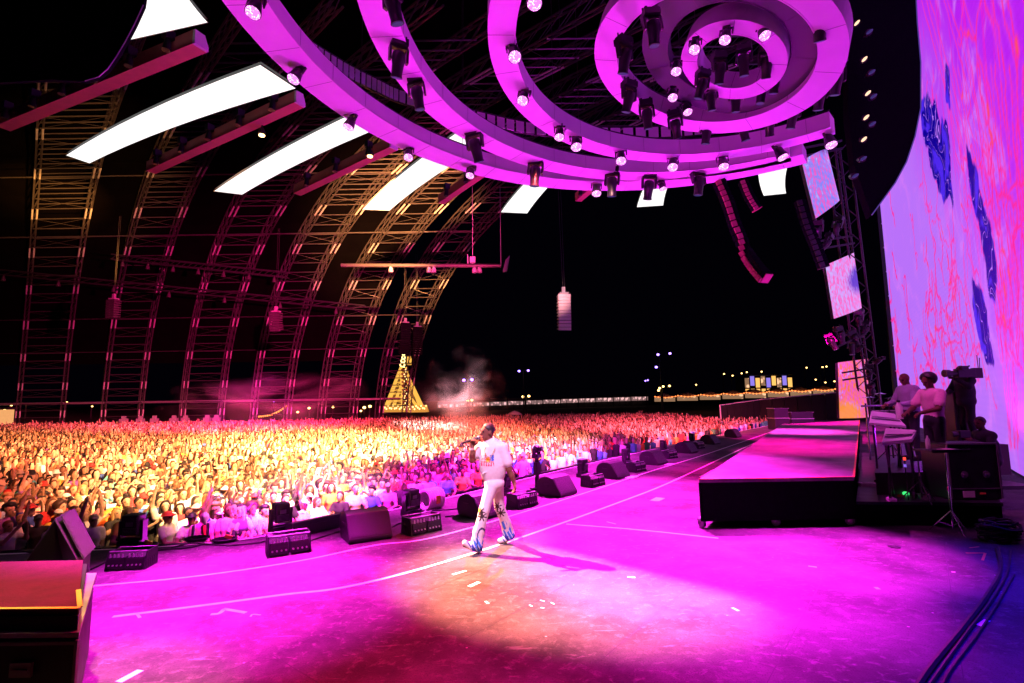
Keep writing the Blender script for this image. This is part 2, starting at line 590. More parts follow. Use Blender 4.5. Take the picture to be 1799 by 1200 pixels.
# ------------------------------------------------------------------ light rings over the stage
def ring_section(name, parent, cx, cy, z, r_out, width, height, a0, a1, n, material, frame=None, inner=True):
    """One face of a box-section ring: bottom, inner fascia, outer fascia, top, ends - each a part."""
    C0 = Vector((cx, cy, z))
    F3 = frame or Matrix.Identity(3)

    def pt(r, a, h):
        return C0 + F3 @ Vector((r * math.cos(a), r * math.sin(a), h))
    A = [a0 + (a1 - a0) * i / n for i in range(n + 1)]
    r_in = r_out - width

    def band(nm, r0, h0, r1, h1, thick_r=0, thick_h=0):
        mm = MB()
        vs, fs = [], []
        for a in A:
            vs += [pt(r0, a, h0), pt(r1, a, h1), pt(r1 + thick_r, a, h1 + thick_h), pt(r0 + thick_r, a, h0 + thick_h)]
        for i in range(n):
            b = i * 4
            for k in range(4):
                k2 = (k + 1) % 4
                fs.append((b + k, b + k2, b + 4 + k2, b + 4 + k))
        fs += [(0, 3, 2, 1), (n * 4, n * 4 + 1, n * 4 + 2, n * 4 + 3)]
        mm.add(vs, fs)
        return mm.build(nm, material, parent)
    band('bottom_cover', r_out, 0, r_in, 0, 0, 0.02)
    band('inner_fascia', r_in + .004, 0.026, r_in + .004, height, 0.02, 0)
    band('outer_fascia', r_out - .004, 0.026, r_out - .004, height, -0.02, 0)
    # bright seam strip along the inner bottom edge
    band('edge_piping', r_in - .012, -.012, r_in + .016, -.012, 0, 0.011)
    if abs(a1 - a0) < 6.2:
        for a in (a0, a1):
            mm = MB()
            mm.add([pt(r_in + .03, a, .03), pt(r_out - .03, a, .03), pt(r_out - .03, a, height), pt(r_in + .03, a, height)], [(0, 1, 2, 3)])
            mm.build('end_cap', material, parent)
    # joints between the cover panels and the hoist chains
    sm_ = MB()
    nj = max(8, int(abs(a1 - a0) * r_out / 1.5))
    for i in range(nj):
        a = a0 + (a1 - a0) * (i + .5) / nj
        sm_.bar(pt(r_in + .02, a, -.004), pt(r_out - .01, a, -.003), .007, .005)
        sm_.bar(pt(r_in - .001, a, .05), pt(r_in - .001, a, height - .02), .005, .007)
    tag(sm_.build('panel_joint', M_LATT, parent), kind='stuff')
    hc = MB()
    for i in range(0, nj, 3):
        a = a0 + (a1 - a0) * (i + .3) / nj
        q = pt(r_in + width / 2, a, height + .1)
        hc.tube([q, q + Vector((0, 0, 9))], .012, 4)
    tag(hc.build('hoist_chain', M_LATT, parent), kind='stuff')
    # truss inside, showing above the cover
    mm = MB()
    for rr, hh in ((r_in + .1, height + .08), (r_out - .1, height + .08)):
        mm.tube([pt(rr, a, hh) for a in A], .03, 5)
    for i in range(0, n, 1):
        mm.bar(pt(r_in + .1, A[i], height + .08), pt(r_out - .1, A[i + 1], height + .08), .025)
    mm.build('truss', M_BLACK, parent)


def ring_end(cx, cy, p):
    return math.atan2(p.y - cy, p.x - cx)


ZR = 11.0
RINGS = {
    'A': (4.551, 10.226, 10.79, .95, .5, ring_end(4.551, 10.226, atz(1420, 290, ZR)), 4.2),
    'B': (5.601, 11.10, 8.93, .80, .5, ring_end(5.601, 11.10, atz(1395, 297, ZR)), 4.2),
    'C': (6.303, 11.625, 6.787, .66, .55, ring_end(6.303, 11.625, atz(1467, 235, ZR)), 4.4),
}
RL = {'A': 'outermost and largest magenta lit arc of the ring rig over the stage',
      'B': 'second magenta lit arc inside the largest one over the stage',
      'C': 'third magenta lit arc with its square cut end near the side screens'}
for k, (cx, cy, r, w, h, a0, a1) in RINGS.items():
    g = empty('lighting_arc', RL[k], 'lighting rig', (cx, cy, ZR))
    ring_section(k, g, 0, 0, {'A': 0, 'B': .06, 'C': .12}[k] * 0, r, w, h, a0, a1, 90, M_RING)


def tilt_frame(tx, ty):
    N = Vector((tx, ty, 1)).normalized()
    a = N.cross(Vector((0, 1, 0))).normalized() * -1
    b = N.cross(a)
    return Matrix((a, b, N)).transposed()


FD = tilt_frame(0.2748, 0.0092)
g = empty('lighting_ring', 'complete magenta lit circle ring near the centre of the rig', 'lighting rig', (5.272, 12.5, 10.813))
ring_section('D', g, 0, 0, 0, 3.07, .62, .5, 0, 2 * math.pi, 72, M_RING, FD)
FF = tilt_frame(0.3967, 0.0706)
g = empty('lighting_ring', 'smallest innermost magenta lit ring at the centre of the rig', 'lighting rig', (5.845, 12.5, 10.887))
ring_section('F', g, 0, 0, 0, 1.32, .42, .55, 0, 2 * math.pi, 48, M_RING, FF)
g = empty('lighting_ring', 'dark navy ring between the two full magenta rings', 'lighting rig', (5.72, 12.5, 11.15))
ring_section('E', g, 0, 0, 0, 2.25, .7, .3, 0, 2 * math.pi, 60, mat('navy_cover', (0.03, 0.028, 0.05), 0.6), FF)

# upper batten ring seen behind the arcs: pink panels with dark gaps on a black truss
BATT = spline([atz(u, v, 12.6) for u, v in ((500, 62), (535, 92), (600, 132), (660, 162), (712, 184), (835, 216), (940, 237), (1070, 244), (1200, 240), (1300, 228))], 6)
g = empty('batten_truss', 'curved black truss of separate pink fabric panels above the arcs', 'lighting truss', BATT[20])
off = -Vector(BATT[20])
m = MB()
for dz in (.0, .5):
    m.tube([p + off + Vector((0, 0, dz)) for p in BATT], .035, 5)
for i in range(0, len(BATT) - 1):
    m.bar(BATT[i] + off, BATT[i + 1] + off + Vector((0, 0, .5)), .025)
m.build('truss', M_BLACK, g)
for i in range(0, len(BATT) - 1):
    a, b = BATT[i] + off, BATT[i + 1] + off
    a2, b2 = a + (b - a) * .12, a + (b - a) * .88
    nrm = Vector((-(b - a).y, (b - a).x, 0)).normalized()
    m = MB()
    P = [a2, b2, b2 + Vector((0, 0, .42)), a2 + Vector((0, 0, .42))]
    m.prism([q - nrm * .06 for q in P], (0, 0, 0), -nrm * .03)
    m.build('panel', M_RING, g)

# ------------------------------------------------------------------ lamps on the rings


def lit_par():
    g = empty('stage_lamp', '', 'stage lamp')
    m = MB()
    m.bar((-.1, 0, .32), (.1, 0, .32), .05, .05)
    m.cyl((0, 0, .3), (0, 0, .42), .025, n=8)
    m.box((0, 0, .27), (.2, .16, .1))
    m.build('clamp', M_BLACK, g)
    m = MB()
    m.bar((-.17, 0, .24), (-.17, 0, .02), .03, .06)
    m.bar((.17, 0, .24), (.17, 0, .02), .03, .06)
    m.bar((-.19, 0, .24), (.19, 0, .24), .06, .03)
    m.build('yoke', M_BLACK, g)
    m = MB()
    m.tube([(0, 0, .17), (0, 0, .12), (0, 0, -.02), (0, 0, -.13), (0, 0, -.2)], [.06, .12, .14, .165, .17], 16)
    h = m.build('head', M_PLASTIC, g)
    m = MB()
    m.tube([(0, 0, -.196), (0, 0, -.215)], [.155, .15], 18)
    m.build('lens', G_LENS, h)
    return g


def moving_head():
    g = empty('moving_head_lamp', '', 'stage lamp')
    m = MB()
    m.box((0, 0, .36), (.36, .28, .15))
    m.bar((-.12, -.12, .46), (-.12, .12, .46), .05)
    m.bar((.12, -.12, .46), (.12, .12, .46), .05)
    for sx in (-.15, .15):
        m.cyl((sx, 0, .44), (sx, 0, .54), .02, n=6)
    m.build('base', M_PLASTIC, g)
    m = MB()
    m.box((0, 0, .255), (.4, .13, .055))
    for sx in (-.185, .185):
        m.prism([(sx, -.07, .25), (sx, .07, .25), (sx, .05, -.05), (sx, -.05, -.05)], (-.025, 0, 0), (.025, 0, 0))
    m.build('yoke', M_PLASTIC, g)
    m = MB()
    T_ = Matrix.Rotation(.35, 3, 'X')
    m.tube([T_ @ Vector((0, 0, z)) for z in (.18, .14, 0, -.12, -.3, -.36)], [.07, .135, .15, .125, .115, .13], 14)
    h = m.build('head', M_PLASTIC, g)
    m = MB()
    m.tube([T_ @ Vector((0, 0, -.352)), T_ @ Vector((0, 0, -.37))], [.11, .1], 14)
    m.build('lens', G_LENSDIM, h)
    return g


par0, mh0 = lit_par(), moving_head()
ORD = ['first', 'second', 'third', 'fourth', 'fifth', 'sixth', 'seventh', 'eighth', 'ninth', 'tenth', 'eleventh', 'twelfth', 'thirteenth', 'fourteenth', 'fifteenth']
first = {'par': True, 'mh': True}


def hang(kind, u, v, z, label, group, s=1.0, tilt=None):
    src = par0 if kind == 'par' else mh0
    loc = atz(u, v, z)
    rz = RNG.uniform(-.6, .6) if tilt is None else tilt
    rot = (RNG.uniform(-.5, -.3) if kind == 'par' else RNG.uniform(-.2, .2), RNG.uniform(-.15, .15), rz)
    if first[kind]:
        first[kind] = False
        src.location, src.rotation_euler, o = loc, rot, src
        src['label'], src['group'] = label, group
    else:
        o = dup(src, label, loc, rot, group)
    o.scale = (s, s, s)
    return o


arcA = [(448, 12), (521, 131), (616, 215), (718, 270), (827, 302), (1048, 332), (1163, 326), (1270, 324)]
for i, (u, v) in enumerate(arcA):
    hang('par', u, v, 10.75, f'lit round lamp on the outermost arc, {ORD[i]} along from its upper left end', 'lit lamps on the outermost arc', 1.0 + .2 * (i > 4) - .3 * (i > 5))
arcB = [(690, 5), (700, 105), (733, 165), (835, 257), (940, 303), (1075, 322), (1140, 328), (1228, 320)]
for i, (u, v) in enumerate(arcB):
    hang('mh', u, v, 10.6, f'dark moving head lamp on the second arc, {ORD[i]} along from its upper left end', 'dark moving heads on the second arc', 1.15 + .25 * (i > 2))
arcC = [(938, -4), (903, 93), (920, 170), (983, 233), (1012, 250), (1091, 275), (1182, 287), (1270, 285), (1370, 268), (1457, 246)]
for i, (u, v) in enumerate(arcC):
    hang('par', u, v, 10.75, f'lit round lamp on the third arc, {ORD[i]} along from its upper left end', 'lit lamps on the third arc', 1.0 + .15 * (i > 3))
ringD = [(1148, 50), (1098, 100), (1105, 172), (1137, 203), (1187, 221), (1242, 231), (1305, 226), (1352, 216), (1393, 202), (1440, 168), (1470, 140), (1477, 100), (1440, 40)]
for i, (u, v) in enumerate(ringD):
    hang('mh', u, v, 10.55, f'dark moving head lamp on the complete magenta ring, {ORD[i]} counterclockwise from its top left', 'dark moving heads on the complete ring', 1.05)
ringE = [(1221, 80), (1275, 62), (1340, 55), (1405, 87), (1422, 125), (1400, 165), (1357, 190), (1288, 205), (1247, 205), (1206, 190), (1182, 165), (1188, 118)]
for i, (u, v) in enumerate(ringE):
    hang('par', u, v, 10.9, f'lit pink lamp on the dark navy ring, {ORD[i]} clockwise from its top left', 'lit lamps on the navy ring', .85)
ringF = [(1233, 150), (1249, 172), (1293, 175), (1338, 160), (1362, 140), (1347, 112), (1265, 122), (1307, 108)]
for i, (u, v) in enumerate(ringF):
    hang('mh', u, v, 10.65, f'dark moving head lamp on the innermost small ring, {ORD[i]} counterclockwise from its left', 'dark moving heads on the innermost ring', .95)

# ------------------------------------------------------------------ white light panels and pink battens fanned out below the roof
ZP = 14.0
PANELS = [([(222, 72), (365, 40), (300, -50), (262, -30)], 'white light panel cut off by the top edge beside the black masking'),
          ([(116, 273), (157, 287), (520, 155), (458, 114)], 'longest white light panel reaching from the yellow lit truss to the outer arc'),
          ([(376, 336), (425, 342), (690, 215), (640, 190)], 'second longest white light panel, running to the left of the golden roof truss'),
          ([(637, 368), (684, 370), (850, 255), (800, 235)], 'white light panel right above the golden lit roof truss'),
          ([(880, 373), (926, 375), (1002, 290), (960, 285)], 'short white light panel standing clear over the dark sky'),
          ([(1119, 364), (1165, 361), (1186, 300), (1150, 296)], 'small white light panel below the arcs with a moving head before it'),
          ([(1342, 344), (1381, 340), (1384, 290), (1332, 292)], 'small white light panel hanging beside the large line array')]
for q, lab in PANELS:
    P = [atz(u, v, ZP) for u, v in q]
    c = sum(P, Vector()) / 4
    g = empty('light_banner', lab, 'light banner', c, 0, 'white light panels fanned out below the roof')
    P = [p - c for p in P]
    # the long sides sag slightly in plan like the tensioned banner they are
    L, R = [], []
    side = (P[1] - P[0]).normalized()
    for i in range(9):
        t = i / 8
        bow = 4 * t * (1 - t) * .02 * (P[3] - P[0]).length
        L.append(P[0].lerp(P[3], t) - side * bow)
        R.append(P[1].lerp(P[2], t) - side * bow)
    m = MB()
    m.add(L + R, [(i, i + 1, 9 + i + 1, 9 + i) for i in range(8)])
    m.build('diffuser', G_PANEL, g)
    m = MB()
    up = Vector((0, 0, .01))
    m.tube([p + up for p in L], .008, 5)
    m.tube([p + up for p in R], .008, 5)
    m.bar(L[0] + up, R[0] + up, .03)
    m.bar(L[-1] + up, R[-1] + up, .03)
    m.add([p + Vector((0, 0, .12)) for p in L + R], [(9 + i, 9 + i + 1, i + 1, i) for i in range(8)])
    m.build('frame', M_BLACK, g)

BATTENS = [((5, 226), (350, 85), 'long red batten with black fixtures over the yellow lit truss', 6, .5),
           ((265, 303), (525, 185), 'red batten with black fixtures between the two longest light panels', 5, .45),
           ((522, 342), (690, 262), 'plain red batten left of the golden lit roof truss', 3, .45),
           ((775, 358), (848, 308), 'short red batten behind the outer arc above the pipe truss', 2, .4),
           ((1016, 354), (1042, 332), 'very short red batten over the dark sky', 1, .4)]
for (a, b, lab, nf, w) in BATTENS:
    A, B = atz(*a, ZP), atz(*b, ZP)
    c = (A + B) / 2
    g = empty('batten', lab, 'lighting batten', c, 0, 'red battens below the roof')
    A, B = A - c, B - c
    d = (B - A).normalized()
    s = Vector((-d.y, d.x, 0))
    pr = [s * -w / 2, s * w / 2, s * w / 2 + Vector((0, 0, .12)), s * .1 + Vector((0, 0, .5)), s * -w / 2 + Vector((0, 0, .5))]
    m = MB()
    m.prism([A + p for p in pr], (0, 0, 0), B - A)
    m.build('cover', M_BATTEN, g)
    m = MB()
    m.prism([B + p * .98 for p in pr], d * .005, d * .12)
    m.build('end_cap', M_RING, g)
    fm = MB()
    fm.box((0, 0, .42), (.26, .3, .3))
    fm.tube([(0, 0, .3), (0, -.02, .05), (0, -.05, -.16)], [.1, .12, .13], 10)
    fme = fm.mesh('fixture', M_PLASTIC)
    for i in range(nf):
        t = (i + .6) / (nf + .1)
        put('fixture', fme, g, A.lerp(B, t) - s * (w / 2 + .14) + Vector((0, 0, .1)), (0, 0, math.atan2(d.y, d.x)))

# two small searing lamps that light the roof trusses
for u, v, tgt, col_, w, lab in ((460, 236, atd(90, 320, 70), (1, .45, .08), 150000, 'small searing yellow lamp hung under the second red batten'),
                                (650, 273, atd(700, 400, 60), (1, .5, .22), 150000, 'small searing yellow lamp hung under the third red batten')):
    p = atz(u, v, 13.6)
    g = empty('roof_lamp', lab, 'stage lamp', p, 0, 'searing lamps under the roof')
    m = MB()
    m.tube([(0, .0, .3), (0, 0, .15), (0, 0, -.02)], [.05, .13, .15], 12)
    m.bar((0, 0, .28), (0, 0, .6), .05)
    m.build('head', M_PLASTIC, g)
    m = MB()
    m.ell((0, 0, -.05), (.13, .13, .06), 12, 6)
    m.build('lens', G_WHITEHOT, g)
    add_spot('roof_lamp_light', p + Vector((0, .4, -.6)), tgt, (1, .38, .1), w * (2.6 if u < 500 else 10), 26 if u < 500 else 36, 1.0, .1, g)
p = atz(70, 262, 14)
add_spot('truss_light', Vector((-31, 44, 9)), atd(60, 300, 66), (1, .38, .07), 420000, 20, 1.0, .2)

# ------------------------------------------------------------------ roof: arch trusses, purlins, tent skin
ARCH = spline([(0, -1.65, 0), (1.0, 4.5, 0), (3.4, 11, 0), (8.6, 18, 0), (17.5, 24, 0), (30, 28, 0), (45, 29.0, 0), (66, 27, 0)], 6)   # (along, up)
ADIR = Vector((.69, -.73, 0))
BASEY = 78.0


def arch_pt(x0, i, out=0.0):
    p = ARCH[i]
    a, b = ARCH[max(i - 1, 0)], ARCH[min(i + 1, len(ARCH) - 1)]
    t = (b - a).normalized()
    s, z = p.x - t.y * out, p.y + t.x * out
    return Vector((x0, BASEY, 0)) + ADIR * s + Vector((0, 0, z))


def base_x(u):
    return atd(u, 745, BASEY).x


rung_me = {}
ALAB = ['yellow lit arch truss of the roof, leftmost of the row', 'dim purple arch truss standing behind the black hanging speaker on the left', 'arch truss whose legs carry the brightest magenta joints',
        'golden lit arch truss curving up to the shortest panels', 'dark arch truss just left of the golden tower', 'last faint arch truss at the open gable beside the golden tower']
ARCHES = [(30, 108), (180, 246), (320, 388), (446, 506), (566, 622), (668, 716)]
for k, (u0, u1) in enumerate(ARCHES):
    xs = (base_x(u0), base_x(u1))
    org = Vector((xs[0], BASEY, -1.65))
    g = empty('arch_truss', ALAB[k], 'roof truss', org, 0, 'arch trusses of the roof')
    nI = len(ARCH)
    D = 1.3
    for x in xs:
        m = MB()
        for out in (0, D):
            for dx in (-.3, .3):
                m.tube([arch_pt(x + dx, i, out) - org for i in range(nI)], .085, 5)
        m.build('chord', M_LATT, g)
        m = MB()
        for i in range(nI - 1):
            L = (arch_pt(x, i + 1) - arch_pt(x, i)).length
            nb = max(1, int(L / 1.5))
            for j in range(nb):
                t0, t1 = j / nb, (j + 1) / nb
                for dx in (-.3, .3):
                    a0 = arch_pt(x + dx, i).lerp(arch_pt(x + dx, i + 1), t0) - org
                    b1 = arch_pt(x + dx, i, D).lerp(arch_pt(x + dx, i + 1, D), t1) - org
                    m.bar(a0, b1, .055)
                for out in (0, D):
                    a0 = arch_pt(x - .3, i, out).lerp(arch_pt(x - .3, i + 1, out), t0) - org
                    b1 = arch_pt(x + .3, i, out).lerp(arch_pt(x + .3, i + 1, out), t1) - org
                    m.bar(a0, b1, .05)
        tag(m.build('lattice', M_LATT, g), kind='stuff')
        sm = MB()
        for i in range(2, nI - 1, 4):
            for dx in (-.3, .3):
                a, b = arch_pt(x + dx, i) - org, arch_pt(x + dx, i + 1) - org
                sm.tube([a, b], .098, 6)
        tag(sm.build('splice_sleeve', M_SLEEVE, g), kind='stuff')
    # rungs between the two legs of the pair
    L = xs[1] - xs[0]
    if k not in rung_me:
        mm = MB()
        mm.tube([(0, 0, 0), (L, 0, 0)], .07, 5)
        rung_me[k] = mm.mesh('rung', M_LATT)
    brace = MB()
    for i in range(1, nI - 2):
        seg = (arch_pt(xs[0], i + 1) - arch_pt(xs[0], i)).length
        nb = 1 if seg < 2.2 else 2
        for j in range(nb):
            t = j / nb
            p0 = arch_pt(xs[0], i, 0).lerp(arch_pt(xs[0], i + 1, 0), t) - org
            put('rung', rung_me[k], g, p0)
            if i % 2 and j == 0 and i < nI - 3:
                p1 = arch_pt(xs[0], i + 1, 0) - org
                brace.tube([p0, p1 + Vector((L, 0, 0))], .022, 4)
                brace.tube([p0 + Vector((L, 0, 0)), p1], .022, 4)
    tag(brace.build('brace_wire', M_LATT, g), kind='stuff')

# purlins running from arch to arch
PUR = [(4, .18, 'pale low purlin tube just above the crowd'), (11, .06, 'thin purlin tube below the catwalk'), (15, .06, 'purlin tube right below the catwalk lamps'), (24, .1, 'purlin tube crossing the golden lit truss'), (30, .08, 'high purlin tube behind the white panels')]
for i, r, lab in PUR:
    a, b = arch_pt(base_x(-60), i, .2), arch_pt(base_x(700), i, .2)
    m = MB()
    m.tube([a - a, b - a], r, 6)
    tag(m.build('purlin', M_ALU if i == 4 else M_LATT, None, a), lab, 'roof purlin', 'purlins along the roof')
# dark catwalk trusses with small lamps
CAT = [((-40, 478), (640, 545), 62, 'dark catwalk truss crossing the arches above the hanging speakers'), ((195, 455), (505, 487), 60, 'short dark catwalk truss above the long one')]
for (pa, pb, d, lab) in CAT:
    a, b = atd(*pa, d), atd(*pb, d)
    g = empty('catwalk_truss', lab, 'catwalk truss', a)
    b = b - a
    m = MB()
    for dy, dz in ((0, 0), (.5, 0), (0, .6), (.5, .6)):
        m.tube([Vector((0, dy, dz)), b + Vector((0, dy, dz))], .07, 5)
    n_ = 30
    for j in range(n_):
        m.bar(b * (j / n_), b * ((j + 1) / n_) + Vector((0, 0, .6)), .05)
    m.build('truss', M_BLACK, g)
    fm = MB()
    fm.tube([(0, 0, 0), (0, 0, -.35), (0, 0, -.6)], [.1, .2, .24], 8)
    fm.bar((0, 0, 0), (0, 0, .2), .06)
    fme = fm.mesh('lamp', M_LATT)
    for j in range(7):
        put('lamp', fme, g, b * ((j + .5) / 7) + Vector((0, -.1, -.2)))
# tent skin over the arches
m = MB()
xa, xb = base_x(-400), base_x(640)
vs = []
sel = list(range(9, len(ARCH) - 1, 3)) + [len(ARCH) - 1]
for i in sel:
    vs += [arch_pt(xa, i, 1.9), arch_pt(xb, i, 1.9)]
m.add(vs, [(2 * i, 2 * i + 1, 2 * i + 3, 2 * i + 2) for i in range(len(sel) - 1)])
tag(m.build('tent_roof', M_TENT), 'black tent roof skin stretched over the arch trusses', 'tent roof')

# pipe truss with small fixtures in front of the gable
a, b = atd(600, 466, 44), atd(880, 467, 42)
g = empty('pipe_truss', 'pale horizontal pipe truss with small fixtures hanging before the gable', 'pipe truss', a)
b = b - a
m = MB()
m.tube([b * 0, b], .17, 8)
m.build('pipe', M_LATT, g)
m = MB()
for t in (.83, 1.0):
    m.cyl(b * t, b * t + Vector((0, 0, 7)), .03, n=4)
m.cyl(b * .8, b * .8 + Vector((0, 0, 1.0)), .05, n=5)
m.box(b * .83 + Vector((0, 0, .5)), (.45, .4, .5))
m.build('hanger', M_GREY, g)
fm = MB()
fm.tube([(0, 0, -.1), (0, 0, -.35), (0, 0, -.6)], [.1, .2, .22], 8)
fme = fm.mesh('fixture', M_GREY)
for t in (.32, .56, .59, .84, .87):
    put('fixture', fme, g, b * t)
m = MB()
m.prism([b + Vector((.15, 0, -.5)), b + Vector((.5, 0, -.45)), b + Vector((.75, 0, .9)), b + Vector((.4, 0, .5))], (0, 0, 0), (0, .4, 0))
m.build('end_plate', M_GREY, g)

# black masking that hangs in at the top left
pts = [(-60, -60), (262, -60), (252, 10), (236, 45), (220, 75), (205, 100), (190, 122), (174, 136), (150, 143), (90, 140), (-60, 148)]
m = MB()
P = [atd(u, v, 10.5) for u, v in pts]
m.prism([p - P[0] for p in P], (0, 0, 0), (0, .08, 0))
g = empty('masking_drape', 'near black curved masking drape hanging in the upper left', 'masking drape', P[0])
m.build('cloth', M_CLOTH, g)
m = MB()
m.tube([p - P[0] + Vector((.01, -.02, 0)) for p in P[2:9]], .012, 5)
m.build('edge_highlight', M_ALU, g)  # thin bright tube stands in for the highlight along the drape edge

# ------------------------------------------------------------------ line arrays
def line_array(lab, top, n, w, h, d, curve, rz, material, cable=True, grp='line array speakers hung round the tent', gap=.03, face=None):
    g = empty('line_array', lab, 'line array', top, rz, grp)
    bm_ = MB()
    bm_.prism([(-w / 2, -d / 2, h / 2), (-w / 2, -d / 2, -h / 2 + gap), (-w / 2, d / 2, -h / 2 + gap + .06), (-w / 2, d / 2, h / 2 - .06)], (0, 0, 0), (w, 0, 0))
    me = bm_.mesh('speaker_box', material)
    gm = MB()
    for sx in (-1, 1):
        gm.box((sx * w * .25, -d / 2 - .006, gap / 2), (w * .42, .01, h * .72))
    gme = gm.mesh('grille', face or M_GRILLE)
    p, a = Vector((0, 0, 0)), 0
    for i in range(n):
        a = curve * (i / max(1, n - 1)) ** 1.6
        o = put('speaker_box', me, g, p + Matrix.Rotation(a, 3, 'X') @ Vector((0, 0, -h / 2)), (a, 0, 0))
        put('grille', gme, o)
        p = p + Matrix.Rotation(a, 3, 'X') @ Vector((0, 0, -h))
    m = MB()
    m.box((0, 0, .1), (w * .7, d * .8, .12))
    m.box((0, 0, .4), (w * .25, d * .3, .45))
    m.build('rigging_frame', M_GREY, g)
    for x0, x1 in ((-.05, -.2), (.1, 0)):
        m = MB()
        m.cyl((x0, 0, .5), (x1, .1, 9), .014, n=4)
        m.build('hanging_cable', M_RUBBER, g)
    return g


M_LIT = mat('lit_speaker', (0.5, 0.42, 0.42), 0.6, 0, 0.15, 6)  # light falling on this array put into a paler body colour
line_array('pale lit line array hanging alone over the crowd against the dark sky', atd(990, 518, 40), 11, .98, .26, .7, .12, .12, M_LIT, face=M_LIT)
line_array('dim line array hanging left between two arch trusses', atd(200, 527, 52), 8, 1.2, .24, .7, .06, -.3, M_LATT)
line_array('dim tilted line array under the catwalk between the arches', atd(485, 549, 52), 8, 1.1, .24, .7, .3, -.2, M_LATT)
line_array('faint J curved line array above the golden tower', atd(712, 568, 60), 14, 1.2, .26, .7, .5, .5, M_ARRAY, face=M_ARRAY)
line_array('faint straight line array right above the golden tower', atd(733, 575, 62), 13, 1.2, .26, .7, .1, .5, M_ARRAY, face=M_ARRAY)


def curved_array(lab, px, w, d, dy, edge):
    P = spline([atd(u, v, y) for u, v, y in px], 4)
    g = empty('line_array', lab, 'line array', P[0], 0, 'line array speakers hung round the tent')
    for i in range(len(P) - 1):
        a, b = P[i] - P[0], P[i + 1] - P[0]
        t = (b - a).normalized()
        M = t.to_track_quat('-Z', 'Y').to_matrix()
        L = (b - a).length
        m = MB()
        m.box((0, 0, 0), (w, d, L * .9))
        o = put('speaker_box', m.mesh('speaker_box', M_ARRAY), g, (a + b) / 2)
        o.rotation_euler = M.to_euler()
        m = MB()
        m.box((w / 2 + .02, -d * .3, 0), (.08, d * .5, L * .82))
        put('side_plate', m.mesh('side_plate', edge), o)
    a, b = P[-2] - P[0], P[-1] - P[0]
    t = (b - a).normalized()
    M = t.to_track_quat('-Z', 'Y').to_matrix()
    m = MB()
    m.box((0, 0, 0), (w * .96, d * 1.0, .05))
    o = put('bottom_plate', m.mesh('bottom_plate', edge), g, b)
    o.rotation_euler = M.to_euler()
    return g


curved_array('large J curved line array with a pink lit edge over the stage front', [(1262, 318, 19), (1278, 355, 19), (1293, 400, 19), (1310, 440, 19), (1330, 470, 18.6), (1347, 489, 18.2)], .34, .38, .4, M_EDGEP)
curved_array('short line array with a pink edge beside the large J curved one', [(1305, 318, 22), (1316, 345, 22), (1330, 368, 22)], .3, .36, .4, M_EDGEP)
curved_array('dark line array hanging in front of the side screens', [(1405, 352, 21), (1418, 395, 21), (1432, 430, 21), (1447, 470, 21)], .25, .4, .4, M_PLASTIC)

# ------------------------------------------------------------------ the big LED wall
WALL = spline([(30.3, 40.5, 0), (26.2, 33.5, 0), (22.2, 26.8, 0), (18.33, 20.55, 0), (13.36, 13.75, 0), (10.2, 8.6, 0)], 8)
WS = [0.0]
for a, b in zip(WALL[:-1], WALL[1:]):
    WS.append(WS[-1] + (b - a).length)
WH = 26.0


def wall_uv(u, v):
    """Metres along (from the far edge) and up the wall where a ray meets it."""
    d = ray(u, v)
    best = None
    for i in range(len(WALL) - 1):
        a, b = WALL[i], WALL[i + 1]
        M = np.array([[d[0], -(b - a).x], [d[1], -(b - a).y]])
        try:
            t, s = np.linalg.solve(M, np.array([a.x, a.y]))
        except np.linalg.LinAlgError:
            continue
        if t > 0 and -0.2 <= s <= 1.2:
            q = (abs(s - .5), WS[i] + s * (WS[i + 1] - WS[i]), CZ + d[2] * t)
            if best is None or q[0] < best[0]:
                best = q
    return (best[1], best[2]) if best else (WS[-1] if u > 1700 else 0.0, CZ + d[2] * 40)


